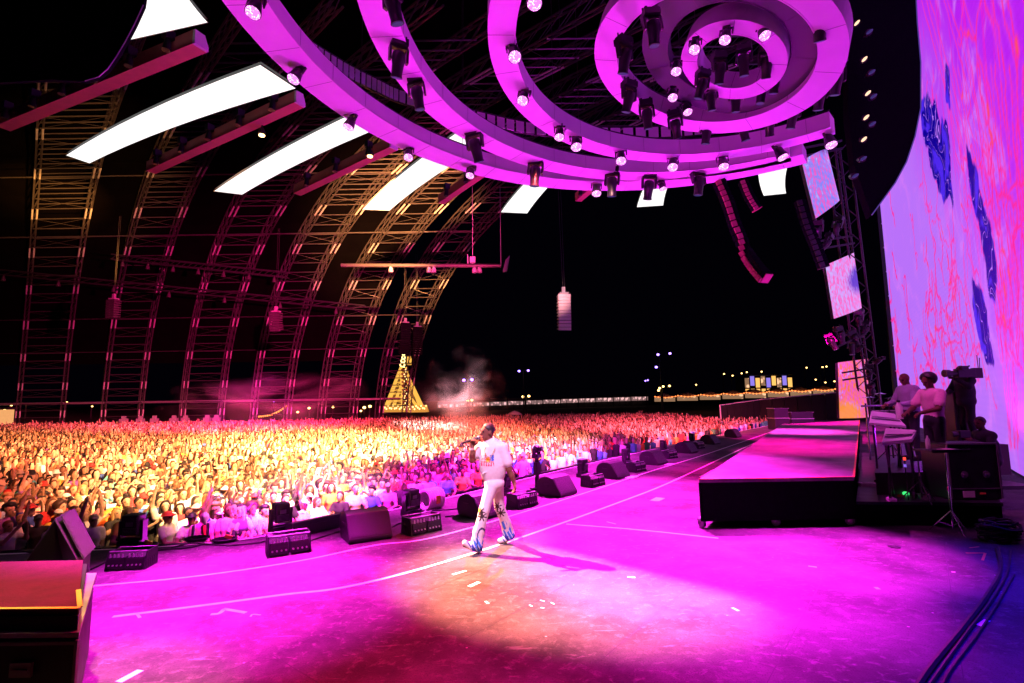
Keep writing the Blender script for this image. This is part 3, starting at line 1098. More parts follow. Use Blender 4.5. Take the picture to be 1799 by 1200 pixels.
def screen_material():
    T = NT('led_screen_picture')
    uv = T.n('UVMap').outputs['UV']          # metres along and up the wall
    sep = T.n('SeparateXYZ')
    T.l(uv, sep.inputs[0])
    su, sv = sep.outputs[0], sep.outputs[1]
    # base: lavender, running to violet and magenta in the upper near part
    n1 = T.noise(0.16, 3, uv, 0.5, 0.8)
    g1 = T.math('ADD', T.math('MULTIPLY', su, 0.045), T.math('MULTIPLY', sv, 0.05))
    g1 = T.math('ADD', g1, T.math('MULTIPLY', n1, 0.5))
    base = T.mix(T.ramp(g1, 1.55, 2.35), (0.50, 0.17, 0.98), (0.50, 0.015, 0.90))
    base = T.mix(T.ramp(T.noise(0.3, 4, uv, 0.6, 1.5), 0.5, 0.75), base, (0.66, 0.20, 0.98))
    mp = T.n('Mapping')
    mp.inputs['Scale'].default_value = (0.55, 0.07, 1)
    mp.inputs['Rotation'].default_value = (0, 0, 0.12)
    T.l(uv, mp.inputs['Vector'])
    st = T.noise(1.5, 5, mp.outputs[0], 0.65, 1.0)
    base = T.mix(T.math('MULTIPLY', T.ramp(st, 0.52, 0.6), T.math('MULTIPLY', T.ramp(g1, 1.5, 2.1), .55)), base, (0.9, 0.01, 0.6))
    at = T.n('Attribute', attribute_name='veins')
    sa = T.n('SeparateColor')
    T.l(at.outputs['Color'], sa.inputs[0])
    base = T.mix(T.math('MULTIPLY', sa.outputs[1], 0.4), base, (0.95, 0.12, 0.95))
    base = T.mix(sa.outputs[0], base, (1.0, 0.02, 0.33))
    base = T.mix(sa.outputs[2], base, (1.0, 0.09, 0.10))
    # blue brush shapes: capsules placed in metres on the wall
    caps = [((1632, 215), (1652, 290), 20), ((1655, 220), (1668, 335), 15), ((1663, 128), (1668, 178), 8), ((1640, 250), (1672, 345), 16),
            ((1700, 282), (1733, 420), 9), ((1733, 420), (1748, 530), 15), ((1710, 525), (1742, 622), 12), ((1618, 185), (1640, 235), 14), ((1722, 360), (1738, 470), 12)]
    nd = T.n('TexNoise')
    nd.inputs['Scale'].default_value = 0.55
    nd.inputs['Detail'].default_value = 5
    T.l(uv, nd.inputs['Vector'])
    wv = T.n('VectorMath', operation='MULTIPLY_ADD')
    T.l(nd.outputs['Color'], wv.inputs[0])
    wv.inputs[1].default_value = (1.5, 2.4, 0)
    sub = T.n('VectorMath', operation='SUBTRACT')
    T.l(uv, sub.inputs[0])
    sub.inputs[1].default_value = (.75, 1.2, 0)
    T.l(sub.outputs[0], wv.inputs[2])
    P = wv.outputs[0]
    blue = None
    for p0, p1, rpx in caps:
        a, b = wall_uv(*p0), wall_uv(*p1)
        mid = ((p0[0] + p1[0]) / 2, (p0[1] + p1[1]) / 2)
        e0, e1 = wall_uv(mid[0] - rpx, mid[1]), wall_uv(mid[0] + rpx, mid[1])
        r = abs(e1[0] - e0[0]) / 2 * .6
        a, b = Vector((*a, 0)), Vector((*b, 0))
        ab = b - a
        s1 = T.n('VectorMath', operation='SUBTRACT')
        T.l(P, s1.inputs[0])
        s1.inputs[1].default_value = a
        dt = T.n('VectorMath', operation='DOT_PRODUCT')
        T.l(s1.outputs[0], dt.inputs[0])
        dt.inputs[1].default_value = ab / ab.length_squared
        h = T.math('ADD', dt.outputs['Value'], 0, clamp=True)
        sca = T.n('VectorMath', operation='SCALE')
        sca.inputs[0].default_value = ab
        T.l(h, sca.inputs['Scale'])
        s2 = T.n('VectorMath', operation='SUBTRACT')
        T.l(s1.outputs[0], s2.inputs[0])
        T.l(sca.outputs[0], s2.inputs[1])
        le = T.n('VectorMath', operation='LENGTH')
        T.l(s2.outputs[0], le.inputs[0])
        taper = T.math('MULTIPLY', T.math('SUBTRACT', h, T.math('MULTIPLY', h, h)), 3.2)
        dd = T.math('SUBTRACT', le.outputs['Value'], T.math('MULTIPLY', T.math('ADD', taper, 0.3), r))
        blue = dd if blue is None else T.math('MINIMUM', blue, dd)
    inner = T.noise(0.55, 2, uv, 0.5, 1.0)
    bcol = T.mix(T.ramp(inner, 0.5, 0.6), (0.0, 0.0, 0.32), (0.07, 0.02, 0.85))
    bcol = T.mix(T.ramp(T.math('ABSOLUTE', T.math('SUBTRACT', inner, 0.47)), 0.008, 0.003), bcol, (0.55, 0.2, 1.0))
    base = T.mix(T.ramp(blue, 0.2, -0.06), base, bcol)
    # LED rows
    wvv = T.n('TexWave', bands_direction='Y')
    wvv.inputs['Scale'].default_value = 1.4
    wvv.inputs['Distortion'].default_value = 0.3
    T.l(uv, wvv.inputs['Vector'])
    k = T.math('MULTIPLY_ADD', wvv.outputs['Fac'], 0.04, 0.95)
    T.b.inputs['Base Color'].default_value = (0.01, 0.01, 0.012, 1)
    T.b.inputs['Roughness'].default_value = 0.6
    T.l(base, T.b.inputs['Emission Color'])
    T.l(k, T.b.inputs['Emission Strength'])
    return T.mat


def uv_sheet(name, cols, material, parent, nrm=None):
    """cols: list of (s, bottom point, top point, height)."""
    m = MB()
    vs, fs, uvs = [], [], []
    for s, lo, hi, h0, h1 in cols:
        vs += [lo, hi]
        uvs += [(s, h0), (s, h1)]
    for i in range(len(cols) - 1):
        fs.append((2 * i, 2 * i + 2, 2 * i + 3, 2 * i + 1))
    m.add(vs, fs)
    o = m.build(name, material, parent)
    lay = o.data.uv_layers.new(name='UVMap')
    for lp in o.data.loops:
        lay.data[lp.index].uv = uvs[lp.vertex_index]
    return o


M_SCREEN = screen_material()
g = empty('led_wall', 'huge curved purple LED wall with pink veins and blue brush shapes behind the stage', 'LED screen', (0, 0, 0))
# the picture's veins: branching random walks laid out in metres on a fine grid of the display
GS = .085
NU, NV = int(WS[-1] / GS) + 1, int(WH / GS) + 1
vein = np.zeros((NU, NV, 3), np.float32)
VR = np.random.default_rng(21)


def vein_seg(a, b, w, ch=0, soft=.22):
    w = w * (2.0 - 1.2 * min(1, a[0] / 24))
    lo, hi = np.minimum(a, b) - soft - .1, np.maximum(a, b) + soft + .1
    i0, j0 = np.maximum((lo / GS).astype(int), 0)
    i1, j1 = np.minimum((hi / GS).astype(int) + 1, (NU, NV))
    if i1 <= i0 or j1 <= j0:
        return
    X, Y = np.meshgrid(np.arange(i0, i1) * GS, np.arange(j0, j1) * GS, indexing='ij')
    d = b - a
    t = np.clip(((X - a[0]) * d[0] + (Y - a[1]) * d[1]) / max(1e-9, d @ d), 0, 1)
    r = np.hypot(X - a[0] - t * d[0], Y - a[1] - t * d[1])
    blk = vein[i0:i1, j0:j1]
    blk[..., ch] = np.maximum(blk[..., ch], np.clip(1.25 - r / w * .8, 0, 1))
    blk[..., 1] = np.maximum(blk[..., 1], np.clip(1 - r / soft, 0, 1) * .6)


def vein_walk(p, ang, n, w, depth=0):
    p = np.array(p, float)
    cur = 0.0
    for k in range(n):
        cur = cur * .5 + VR.normal() * .62
        a = ang + cur + (.5 if VR.random() < .08 else 0) * VR.choice([-1, 1])
        q = p + .26 * np.array([math.cos(a), math.sin(a)])
        ww = w * VR.uniform(.6, 1.15)
        vein_seg(p, q, ww)
        if VR.random() < .03:
            vein_seg(p, q, ww * 1.6)
            vein_seg(p, q, ww * .8, 2)
        if depth < 2 and VR.random() < .075:
            vein_walk(q, ang + VR.choice([-1, 1]) * VR.uniform(.5, 1.2), int(n * VR.uniform(.25, .55)), w * .75, depth + 1)
        p = q
        ang += VR.normal() * .06


for k in range(48):
    u_, v_ = 1550 + 240 * VR.random() ** 1.5, VR.uniform(380, 800)
    if u_ < 1799:
        vein_walk(wall_uv(u_, v_), VR.choice([1, -1]) * math.pi / 2 + VR.normal() * .5, int(VR.integers(10, 34)), VR.uniform(.05, .085))
for k in range(14):
    vein_walk(wall_uv(VR.uniform(1620, 1760), VR.uniform(60, 420)), -math.pi / 2 + VR.normal() * .4, int(VR.integers(10, 26)), VR.uniform(.04, .07))
# long streaks swept from the top down to the near edge
for k in range(21):
    f_ = k / 20
    px = [(1612 + 190 * f_ ** 1.2, -30), (1650 + 165 * f_, 120), (1692 + 120 * f_, 280), (1728 + 90 * f_, 450), (1752 + 60 * f_, 640), (1768 + 40 * f_, 790)]
    n_ = int(VR.integers(3, 7))
    st = 0 if VR.random() < .6 else 1
    pts_ = [np.array(wall_uv(*q)) for q in px[st:st + n_]]
    P_ = [np.array(q)[:2] for q in spline([(q[0], q[1], 0) for q in pts_], 7)] if len(pts_) > 1 else []
    off_w = 0
    for a_, b_ in zip(P_[:-1], P_[1:]):
        o2 = off_w * .6 + VR.normal() * .07
        vein_seg(a_ + np.array([off_w, 0]), b_ + np.array([o2, 0]), VR.uniform(.03, .06))
        if VR.random() < .012:
            vein_seg(b_, b_ + np.array([0, -.3]), .16)
            vein_seg(b_, b_ + np.array([0, -.25]), .08, 2)
        off_w = o2
gs = np.arange(NU) * GS
wx = np.interp(gs, WS, [p.x for p in WALL])
wy = np.interp(gs, WS, [p.y for p in WALL])
vv = np.zeros((NU, NV, 3), np.float32)
vv[..., 0], vv[..., 1], vv[..., 2] = wx[:, None], wy[:, None], .05 + np.arange(NV)[None] * GS
ix = np.arange(NU * NV).reshape(NU, NV)
qq = np.stack([ix[:-1, :-1], ix[1:, :-1], ix[1:, 1:], ix[:-1, 1:]], -1).reshape(-1, 4)
me = bpy.data.meshes.new('display')
me.vertices.add(NU * NV)
me.vertices.foreach_set('co', vv.ravel())
me.loops.add(qq.size)
me.loops.foreach_set('vertex_index', qq.astype(np.int32).ravel())
me.polygons.add(len(qq))
me.polygons.foreach_set('loop_start', np.arange(0, qq.size, 4, dtype=np.int32))
me.update(calc_edges=True)
at = me.color_attributes.new('veins', 'FLOAT_COLOR', 'POINT')
c4 = np.ones((NU * NV, 4), np.float32)
c4[:, :3] = vein.reshape(-1, 3)
at.data.foreach_set('color', c4.ravel())
lay = me.uv_layers.new(name='UVMap')
suv = np.stack([np.repeat(gs, NV), np.tile(np.arange(NV) * GS, NU)], 1).astype(np.float32)
lay.data.foreach_set('uv', suv[qq.ravel()].ravel())
me.materials.append(M_SCREEN)
put('display', me, g)
m = MB()
for i in range(len(WALL) - 1):
    a, b = WALL[i], WALL[i + 1]
    nn = Vector((-(b - a).y, (b - a).x, 0)).normalized() * .25
    m.add([a + nn, b + nn, b + nn + Vector((0, 0, WH)), a + nn + Vector((0, 0, WH))], [(0, 1, 2, 3)])
m.build('back_panel', M_BLACK, g)
m = MB()
e = WALL[0]
ed = (WALL[0] - WALL[1]).normalized()
m.box(e + ed * .45 + Vector((0, 0, 10.5)), (.5, .9, 21), Matrix.Rotation(math.atan2(ed.y, ed.x) - math.pi / 2, 3, 'Z'))
m.build('side_frame', M_BLACK, g)
m = MB()
m.tube([e + Vector((-.12, -.3, 0)), e + Vector((-.12, -.3, 21))], .05, 5)
m.build('edge_strip', G_EDGE, g)
m = MB()
for zz in range(2, 20, 2):
    m.box(e + ed * .5 + Vector((-.3, -.45, zz)), (.08, .08, .12))
m.build('bracket', M_ALU, g)

# black curved header that hides the upper far corner of the wall
hp = [(1488, -60), (1606, -60), (1611, 40), (1617, 110), (1617, 190), (1607, 240), (1592, 285), (1572, 322), (1548, 355), (1531, 378), (1518, 340), (1500, 290), (1490, 200)]
P = [atd(u, v, 17.5) for u, v in hp]
g = empty('header_drape', 'black curved header drape hanging in front of the LED wall', 'masking drape', P[0])
m = MB()
m.prism([p - P[0] for p in P], (0, 0, 0), (.15, .5, 0))
m.build('cloth', M_CLOTH, g)
m = MB()
m.tube([p - P[0] + Vector((0, -.02, 0)) for p in P[1:10]], .02, 5)
m.build('edge_highlight', G_EDGE, g)  # glowing tube stands in for light along the header edge
# slim lamps hanging in front of the header
m = MB()
m.tube([(0, 0, .25), (0, 0, .1), (0, 0, -.25)], [.05, .1, .11], 10)
m.bar((0, 0, .2), (0, 0, .5), .04)
sm_body = m.mesh('body', M_PLASTIC)
m = MB()
m.ell((0, -.02, -.26), (.05, .11, .03), 10, 5)
sm_lens = m.mesh('lens', glow('peach_lens', (1.0, 0.6, 0.38), 1.6))
for i, (u, v) in enumerate([(1503, 43), (1516, 106), (1522, 165), (1519, 207), (1515, 245)]):
    g = empty('slim_lamp', f'slim tilted lamp with peach lens on the black header, {ORD[i]} from the top', 'stage lamp', atd(u, v, 16.9), 0, 'slim lamps down the black header')
    g.rotation_euler = (-.9, .75, 0)
    put('body', sm_body, g)
    put('lens', sm_lens, g)
sm_dark = MB().ell((0, -.02, -.26), (.055, .12, .03), 10, 5).mesh('lens', G_LENSDIM)
for i, (u, v) in enumerate([(1523, 60), (1527, 130), (1530, 172), (1528, 220), (1512, 280), (1498, 310)]):
    g = empty('slim_lamp', f'slim unlit lamp with bluish lens on the black header, {ORD[i]} from the top', 'stage lamp', atd(u, v, 16.9), 0, 'unlit slim lamps down the black header')
    g.rotation_euler = (-.9, .95, .2)
    put('body', sm_body, g)
    put('lens', sm_dark, g)


# ------------------------------------------------------------------ side screens on their tower
def side_screen_material(name, c0, c1, c2, c3, rot, blot):
    T = NT(name)
    uv = T.n('UVMap').outputs['UV']
    mp = T.n('Mapping')
    mp.inputs['Rotation'].default_value = (0, 0, rot)
    mp.inputs['Scale'].default_value = (2.6, .55, 1)
    T.l(uv, mp.inputs['Vector'])
    a = T.noise(4.6, 4, mp.outputs[0], .6, .8)
    b = T.noise(1.1, 3, uv, .5, .5)
    col_ = T.mix(T.ramp(a, .42, .54), c0, c1)
    col_ = T.mix(T.math('MULTIPLY', T.ramp(a, .54, .62), T.ramp(b, .4, .6)), col_, c2)
    v = T.n('VectorMath', operation='DISTANCE')
    T.l(uv, v.inputs[0])
    v.inputs[1].default_value = (*blot, 0)
    d = T.math('ADD', v.outputs['Value'], T.math('MULTIPLY', a, .9))
    col_ = T.mix(T.ramp(d, 1.35, .8), col_, c3)
    wv = T.n('TexWave', bands_direction='DIAGONAL')
    wv.inputs['Scale'].default_value = 2.2
    wv.inputs['Distortion'].default_value = 1.5
    T.l(uv, wv.inputs['Vector'])
    T.b.inputs['Base Color'].default_value = (.01, .01, .012, 1)
    T.l(col_, T.b.inputs['Emission Color'])
    T.l(T.math('MULTIPLY_ADD', wv.outputs['Fac'], .06, .92), T.b.inputs['Emission Strength'])
    return T.mat


SS = [([(1433, 384), (1475, 352), (1453, 262), (1408, 283)], 23, ((.9, .12, .62), (.25, .25, 1), (.6, .5, 1), (.02, .02, .30)), .45, (1.2, 3.2), 'topmost side screen with blue streaks below the arcs', 'upper'),
      ([(1465, 560), (1514, 541), (1500, 444), (1450, 466)], 26, ((1, .16, .62), (.72, .36, 1), (.62, .55, 1), (.12, .05, .62)), .5, (1.5, 1.5), 'middle side screen with pink streaks and a blue blot', 'mid'),
      ([(1475, 735), (1527, 733), (1525, 630), (1472, 637)], 29, ((1, .20, .05), (.9, .10, .55), (.55, .38, 1), (1, .30, .04)), .6, (.3, .3), 'lowest side screen with orange and pink streaks standing at the deck end', 'lower')]
for q, y, cs, rot, blot, lab, nm in SS:
    P = [atd(u, v, y) for u, v in q]
    c = sum(P, Vector()) / 4
    g = empty('side_screen', lab, 'LED screen', c, 0, 'side screens stacked on the tower')
    W = ((P[1] - P[0]).length + (P[2] - P[3]).length) / 2
    H = ((P[3] - P[0]).length + (P[2] - P[1]).length) / 2
    colsx = []
    for i in range(9):
        t = i / 8
        bow = Vector((0, -.35 * 4 * t * (1 - t), 0))
        colsx.append((W * t, P[0].lerp(P[1], t) - c + bow, P[3].lerp(P[2], t) - c + bow, 0, H))
    uv_sheet('display', colsx, side_screen_material('side_screen_picture_' + nm, *cs, rot, blot), g)
    m = MB()
    vs = []
    for s_, lo, hi, _, _ in colsx:
        vs += [lo + Vector((0, .02, 0)), hi + Vector((0, .02, 0)), hi + Vector((0, .25, 0)), lo + Vector((0, .25, 0))]
    fs = []
    for i in range(8):
        b_ = 4 * i
        for k in range(4):
            k2 = (k + 1) % 4
            fs.append((b_ + k, b_ + k2, b_ + 4 + k2, b_ + 4 + k))
    fs += [(0, 3, 2, 1), (32, 33, 34, 35)]
    m.add(vs, fs)
    m.build('housing', M_BLACK, g)

a, b = atd(1540, 735, 28.5), atd(1478, 250, 24)
g = empty('lighting_tower', 'tall dark leaning truss tower carrying the side screens', 'truss tower', a)
m = MB()
bb = b - a
for dx in (-.35, .35):
    for dy in (0, .7):
        m.tube([Vector((dx, dy, 0)), bb + Vector((dx, dy, 0))], .06, 6)
m.build('chord', M_BLACK, g)
m = MB()
for j in range(24):
    p0, p1 = bb * (j / 24), bb * ((j + 1) / 24)
    sg = 1 if j % 2 else -1
    for dy in (0, .7):
        m.bar(p0 + Vector((-.35 * sg, dy, 0)), p1 + Vector((.35 * sg, dy, 0)), .04)
tag(m.build('lattice', M_BLACK, g), kind='stuff')
m = MB()
for t, (u, v, y) in ((.33, (1465, 612, 27)), (.66, (1425, 440, 25)), (.98, (1410, 275, 23.2)), (.17, (1480, 668, 28.5))):
    p = atd(u, v, y) - a
    m.bar(bb * t, p, .09)
    m.bar(bb * t + Vector((0, 0, .4)), p + Vector((0, 0, .4)), .09)
tag(m.build('outrigger', M_BLACK, g), kind='stuff')
for i, (u, v, y) in enumerate([(1437, 405, 24), (1452, 428, 24), (1470, 398, 24.5), (1462, 602, 26.5), (1478, 590, 26.5), (1497, 610, 27), (1502, 595, 27), (1520, 580, 27), (1527, 655, 28), (1532, 690, 28), (1508, 560, 26.5)]):
    p = atd(u, v, y)
    side = 'above the middle screen' if v < 440 else ('above the lowest screen' if v < 640 else 'beside the lowest screen')
    o = dup(mh0, f'dark moving head on the side tower {side}, {ORD[i]} of the tower lamps', p, (RNG.uniform(-.4, .4), RNG.uniform(-.4, .4), RNG.uniform(-1, 1)), 'moving heads on the side tower')
    o.scale = (1.1,) * 3
for i, (u, v, lab) in enumerate([(1543, 633, 'bright pink lit lamp beside the lowest side screen at the wall edge'), (1509, 612, 'faint pink lit lamp on the side tower under the middle screen')]):
    p = atd(u, v, 27)
    o = dup(par0, lab, p, (1.2, 0, .3), 'pink lamps on the side tower')

# ------------------------------------------------------------------ rolling riser deck
DK = [atz(u, v, .83) for u, v in ((1228, 842), (1500, 838), (1510, 738), (1375, 745))]
c = Vector((DK[0].x, DK[0].y, 0))
g = empty('rolling_riser', 'long black skirted riser with magenta lit deck and orange tape edge', 'stage riser', c)
Q = [p - c for p in DK]
T_deck = NT('riser_deck')
tc = T_deck.n('TexCoord').outputs['Object']
f = T_deck.noise(1.2, 6, tc, .7, .4)
T_deck.l(T_deck.mix(T_deck.ramp(f, .35, .7), (.10, .09, .095), (.21, .2, .205)), T_deck.b.inputs['Base Color'])
T_deck.b.inputs['Roughness'].default_value = .55
T_deck.b.inputs['Specular IOR Level'].default_value = .3
m = MB()
m.prism(Q, (0, 0, -.06), (0, 0, 0))
m.build('deck', T_deck.mat, g)
m = MB()
N = 26
fr, rt = [], []
ins = Vector((.06, .06, 0))
for A_, B_, ww in ((Q[0], Q[1], 0), (Q[1], Q[2], 1), (Q[3], Q[0], 2)):
    d = (B_ - A_).normalized()
    nn = Vector((d.y, -d.x, 0))
    vs, fs = [], []
    for i in range(N + 1):
        p = A_.lerp(B_, i / N)
        w_ = nn * (.012 * math.sin(i * 1.9) + .01)
        vs += [p + nn * -.03 + Vector((0, 0, -.062)), p + w_ + nn * -.03 + Vector((0, 0, -.71))]
    fs = [(2 * i, 2 * i + 1, 2 * i + 3, 2 * i + 2) for i in range(N)]
    m.add(vs, fs, 0, True)
m.build('skirt', M_CLOTH, g)
for i, (A_, B_) in enumerate(((Q[0], Q[1]), (Q[1], Q[2]))):
    m = MB()
    m.bar(A_ + Vector((0, 0, .004)), B_ + Vector((0, 0, .004)), .03, .008)
    m.build('edge_tape', M_OTAPE, g)
cm = MB()
cm.tube([(-.03, 0, .07), (.03, 0, .07)], .07, 12)
cm.box((0, 0, .15), (.1, .12, .03))
cm.bar((-.05, 0, .15), (-.045, 0, .07), .012, .06)
cm.bar((.05, 0, .15), (.045, 0, .07), .012, .06)
cme = cm.mesh('caster', M_ALU)
for t, q in ((.02, 0), (.98, 0), (.5, 0)):
    for A_, B_ in ((Q[0], Q[1]), (Q[3], Q[2])):
        put('caster', cme, g, A_.lerp(B_, t) + Vector((0, .12, -.83)), (0, 0, .5))
m = MB()
uc = [Q[0] * .97 + Vector((.15, .25, 0)), Q[1] + Vector((-.15, .25, 0)), Q[2] + Vector((-.3, -.3, 0)), Q[3] + Vector((.2, -.3, 0))]
m.prism([p + Vector((0, 0, -.68)) for p in uc], (0, 0, 0), (0, 0, .6))
m.build('frame', M_BLACK, g)

# boxes at the far end of the stage
for lab, (u0, v0, u1, v1), dp in (('grey stage box with raised lid at the far end of the stage', (1363, 717, 1391, 756), 1.0),
                                  ('long low grey stage box beside the raised one at the far end', (1392, 724, 1437, 750), .9)):
    p0, p1 = atz(u0, v1, 0), atz(u1, v1, 0)
    w = p1.x - p0.x
    h = atd(u0, v0, p0.y).z
    g = empty('stage_box', lab, 'stage box', ((p0.x + p1.x) / 2, p0.y, 0), 0, 'grey boxes at the far stage end')
    m = MB()
    m.box((0, dp / 2, h * .28), (w, dp, h * .52))
    m.build('body', M_CASE, g, bevel=.02)
    m = MB()
    m.box((0, dp / 2 + .02, h * .78), (w * .98, dp * .95, h * .42))
    m.build('lid', M_CASE, g, bevel=.02)
    m = MB()
    for x in (-w / 2, w / 2):
        for z in (h * .53, h * .98):
            m.bar((x, -.01, z), (x, dp, z), .04)
    m.bar((-w / 2, -.012, h * .54), (w / 2, -.012, h * .54), .04)
    m.build('rail', M_ALU, g)

# hoarding and far people region fence
a, b, c3 = atd(1265, 712, 52), atd(1335, 702, 54), atd(1475, 689, 47)
g = empty('hoarding_fence', 'long dark hoarding with a pale top rail behind the right side crowd', 'fence', (a.x, a.y, -1.65))
o0 = Vector((a.x, a.y, -1.65))
m = MB()
for p, q in ((a, b), (b, c3)):
    for i in range(6):
        s, e_ = p.lerp(q, i / 6 + .004), p.lerp(q, (i + 1) / 6 - .004)
        pm = MB()
        base_s, base_e = Vector((s.x, s.y, -1.65)), Vector((e_.x, e_.y, -1.65))
        pm.prism([base_s - o0, base_e - o0, e_ - o0, s - o0], (0, 0, 0), (.05, .12, 0))
        pm.build('panel', M_DARKWALL, g)
m.tube([a - o0, b - o0, c3 - o0], .06, 5)
m.tube([Vector((a.x, a.y, -1.65)) - o0, a - o0], .07, 5)
m.build('top_rail', M_WHITE, g)

# ------------------------------------------------------------------ gear along the stage front
def along(u, v):
    p = atz(u, v, 0)
    return p, edge_angle(p.x, p.y)


# effects unit: low rack case with a row of nozzles, built along +x, audience side +y
def effects_unit():
    g = empty('effects_unit', '', 'effects unit')
    for sx in (-.17, .17):
        m = MB()
        m.box((sx, 0, .14), (.31, .42, .2))
        m.box((sx, 0, .03), (.28, .38, .05))
        b = m.build('case', M_CASE, g, bevel=.012)
        m = MB()
        m.box((sx, -.213, .19), (.29, .006, .05))
        m.box((sx, -.213, .09), (.27, .006, .05))
        m.build('front_plate', M_CASE, b)
        m = MB()
        for k in range(4):
            m.cyl((sx - .11 + k * .073, -.19, .235), (sx - .11 + k * .073, -.19, .30), .018, .012, 8)
            m.cyl((sx - .11 + k * .073, -.217, .10), (sx - .11 + k * .073, -.235, .10), .016, n=8)
        tag(m.build('nozzle', M_ALU, b), kind='stuff')
    for sx in (-.345, .345):
        m = MB()
        m.prism([(sx, -.22, .0), (sx, .22, 0), (sx, .2, .33), (sx, -.14, .33)], (-.012, 0, 0), (.012, 0, 0))
        s = m.build('side_rail', M_CASE, g)
        m = MB()
        for k in range(5):
            m.box((sx * 1.04, -.14 + k * .06, .08 + k * .012), (.012, .03, .12))
        m.build('rail_slot', M_PLASTIC, s)
    m = MB()
    m.tube([(-.34, -.12, .33), (.34, -.12, .33)], .012, 6)
    m.tube([(-.34, .19, .33), (.34, .19, .33)], .012, 6)
    m.build('rail_bar', M_ALU, g)
    return g


def upright_lamp():
    g = empty('floor_lamp_head', '', 'stage lamp')
    m = MB()
    m.box((0, 0, .06), (.34, .28, .12))
    m.build('base', M_PLASTIC, g, bevel=.01)
    m = MB()
    for sx in (-.17, .17):
        m.box((sx, 0, .27), (.04, .14, .32))
    m.box((0, 0, .135), (.3, .12, .03))
    m.build('yoke', M_PLASTIC, g)
    m = MB()
    m.box((0, 0, .36), (.27, .24, .34))
    h = m.build('head', M_PLASTIC, g, bevel=.03)
    m = MB()
    m.box((0, -.123, .38), (.11, .006, .07))
    m.build('screen_label', M_GREY, h)
    m = MB()
    for k in range(5):
        m.box((0, -.123, .23 + .022 * k), (.2, .008, .008))
    m.build('cooling_fin', M_GREY, h)
    return g


def wedge():
    g = empty('floor_monitor', '', 'floor monitor')
    prof = [(-.32, 0), (.24, 0), (.31, .05), (.34, .14), (.34, .24), (.30, .34), (.22, .41), (.10, .455), (-.02, .455), (-.13, .42), (-.37, .07), (-.36, .02)]   # (depth, up)
    m = MB()
    m.prism([(-.36, y, z) for y, z in prof], (0, 0, 0), (.72, 0, 0))
    b = m.build('cabinet', M_BLACK, g, bevel=.015)
    m = MB()
    m.prism([(-.33, -.335, .095), (-.33, -.13, .405), (-.33, -.145, .418), (-.33, -.352, .105)], (0, 0, 0), (.66, 0, 0))
    m.build('grille', M_GRILLE, g)
    m = MB()
    for s in (-.365, .365):
        m.box((s, .05, .25), (.012, .16, .06))
    m.build('handle', M_PLASTIC, g)
    m = MB()
    m.tube([(-.3, .25, .36), (0, .3, .355), (.3, .25, .36)], .012, 5)
    m.build('cable', M_RUBBER, g)
    return g


eu0, ul0, wd0 = effects_unit(), upright_lamp(), wedge()
used = set()
LAND = []          # named landmarks along the stage front, for the crowd's labels


def place(src, key, lab, loc, rz, grp, s=1.0):
    if key in used:
        o = dup(src, lab, loc, (0, 0, rz), grp)
    else:
        used.add(key)
        o = src
        o.location, o.rotation_euler = loc, (0, 0, rz)
        o['label'], o['group'] = lab, grp
    o.scale = (s, s, s)
    return o


EU = [(231, 996, 'closest to the slanted black cabinet on the left', 232, 960), (506, 970, 'second from the left, before the flat light batten', 492, 935), (741, 934, 'beside the rolled white hose left of the performer', 722, 905),
      (918, 889, 'right behind the performer', 886, 868), (1042, 853, 'between two floor monitors right of the camera post', 1024, 838), (1118, 828, 'left of the third last floor monitor', 1100, 815), (1176, 805, 'second farthest along the stage edge', 1166, 795), (1226, 788, 'farthest along the stage edge', 1216, 780)]
for u, v, w, u2, v2 in EU:
    p, t = along(u, v)
    s = 1.0
    place(eu0, 'eu', f'black nozzle effects unit {w}', p, t - .15, 'effects units along the stage front', .72 if u < 300 else .84)
    p2, t2 = along(u2, v2)
    place(ul0, 'ul', f'upright lamp head behind the effects unit {w}', p2, t2, 'upright lamp heads along the stage front', .95)
    LAND.append((u, f'effects unit {w}'))
WD = [(642, 943, 'closest to the camera, standing apart left of the performer'), (846, 905, 'directly behind the legs of the performer'), (978, 868, 'lit magenta on top, below the camera post'),
      (1077, 838, 'standing after the white paper sheets'), (1148, 815, 'between two effects units halfway along the edge'), (1206, 795, 'third farthest along the edge'), (1248, 780, 'second farthest along the edge'), (1288, 768, 'smallest and farthest along the edge')]
for u, v, w in WD:
    p, t = along(u, v)
    place(wd0, 'wd', f'black floor monitor speaker {w}', p, t - .1 if u > 700 else t - .35, 'floor monitors along the stage front', .98)
    LAND.append((u, f'floor monitor {w}'))

# flat light batten, rolled hose, yellow cable bundles, camera post
p, t = along(552, 934)
g = empty('light_batten', 'flat dark light batten lying on the stage edge behind an effects unit', 'light batten', p, t)
m = MB()
m.prism([(-.45, -.14, .02), (-.45, .14, .02), (-.45, .16, .2), (-.45, -.1, .24)], (0, 0, 0), (.9, 0, 0))
m.build('housing', M_CASE, g, bevel=.01)
m = MB()
m.box((0, -.128, .12), (.82, .008, .1), Matrix.Rotation(-.18, 3, 'X'))
m.build('front_glass', M_PLASTIC, g)
m = MB()
for sx in (-.4, .4):
    m.box((sx, 0, .012), (.05, .34, .022))
m.build('foot', M_GREY, g)
p, t = along(758, 893)
g = empty('hose_roll', 'rolled pale hose with yellow band lying beside an effects unit', 'hose roll', p, t)
m = MB()
for k in range(7):
    m.tube([(-.18 + .06 * k, .19 * math.cos(a), .2 + .19 * math.sin(a)) for a in np.linspace(0, 2 * math.pi, 16, endpoint=False)], .032, 6, closed=True)
m.build('coil', M_TAPE, g)
m = MB()
m.box((0, -.21, .2), (.1, .03, .16))
m.build('band', M_YTAPE, g)
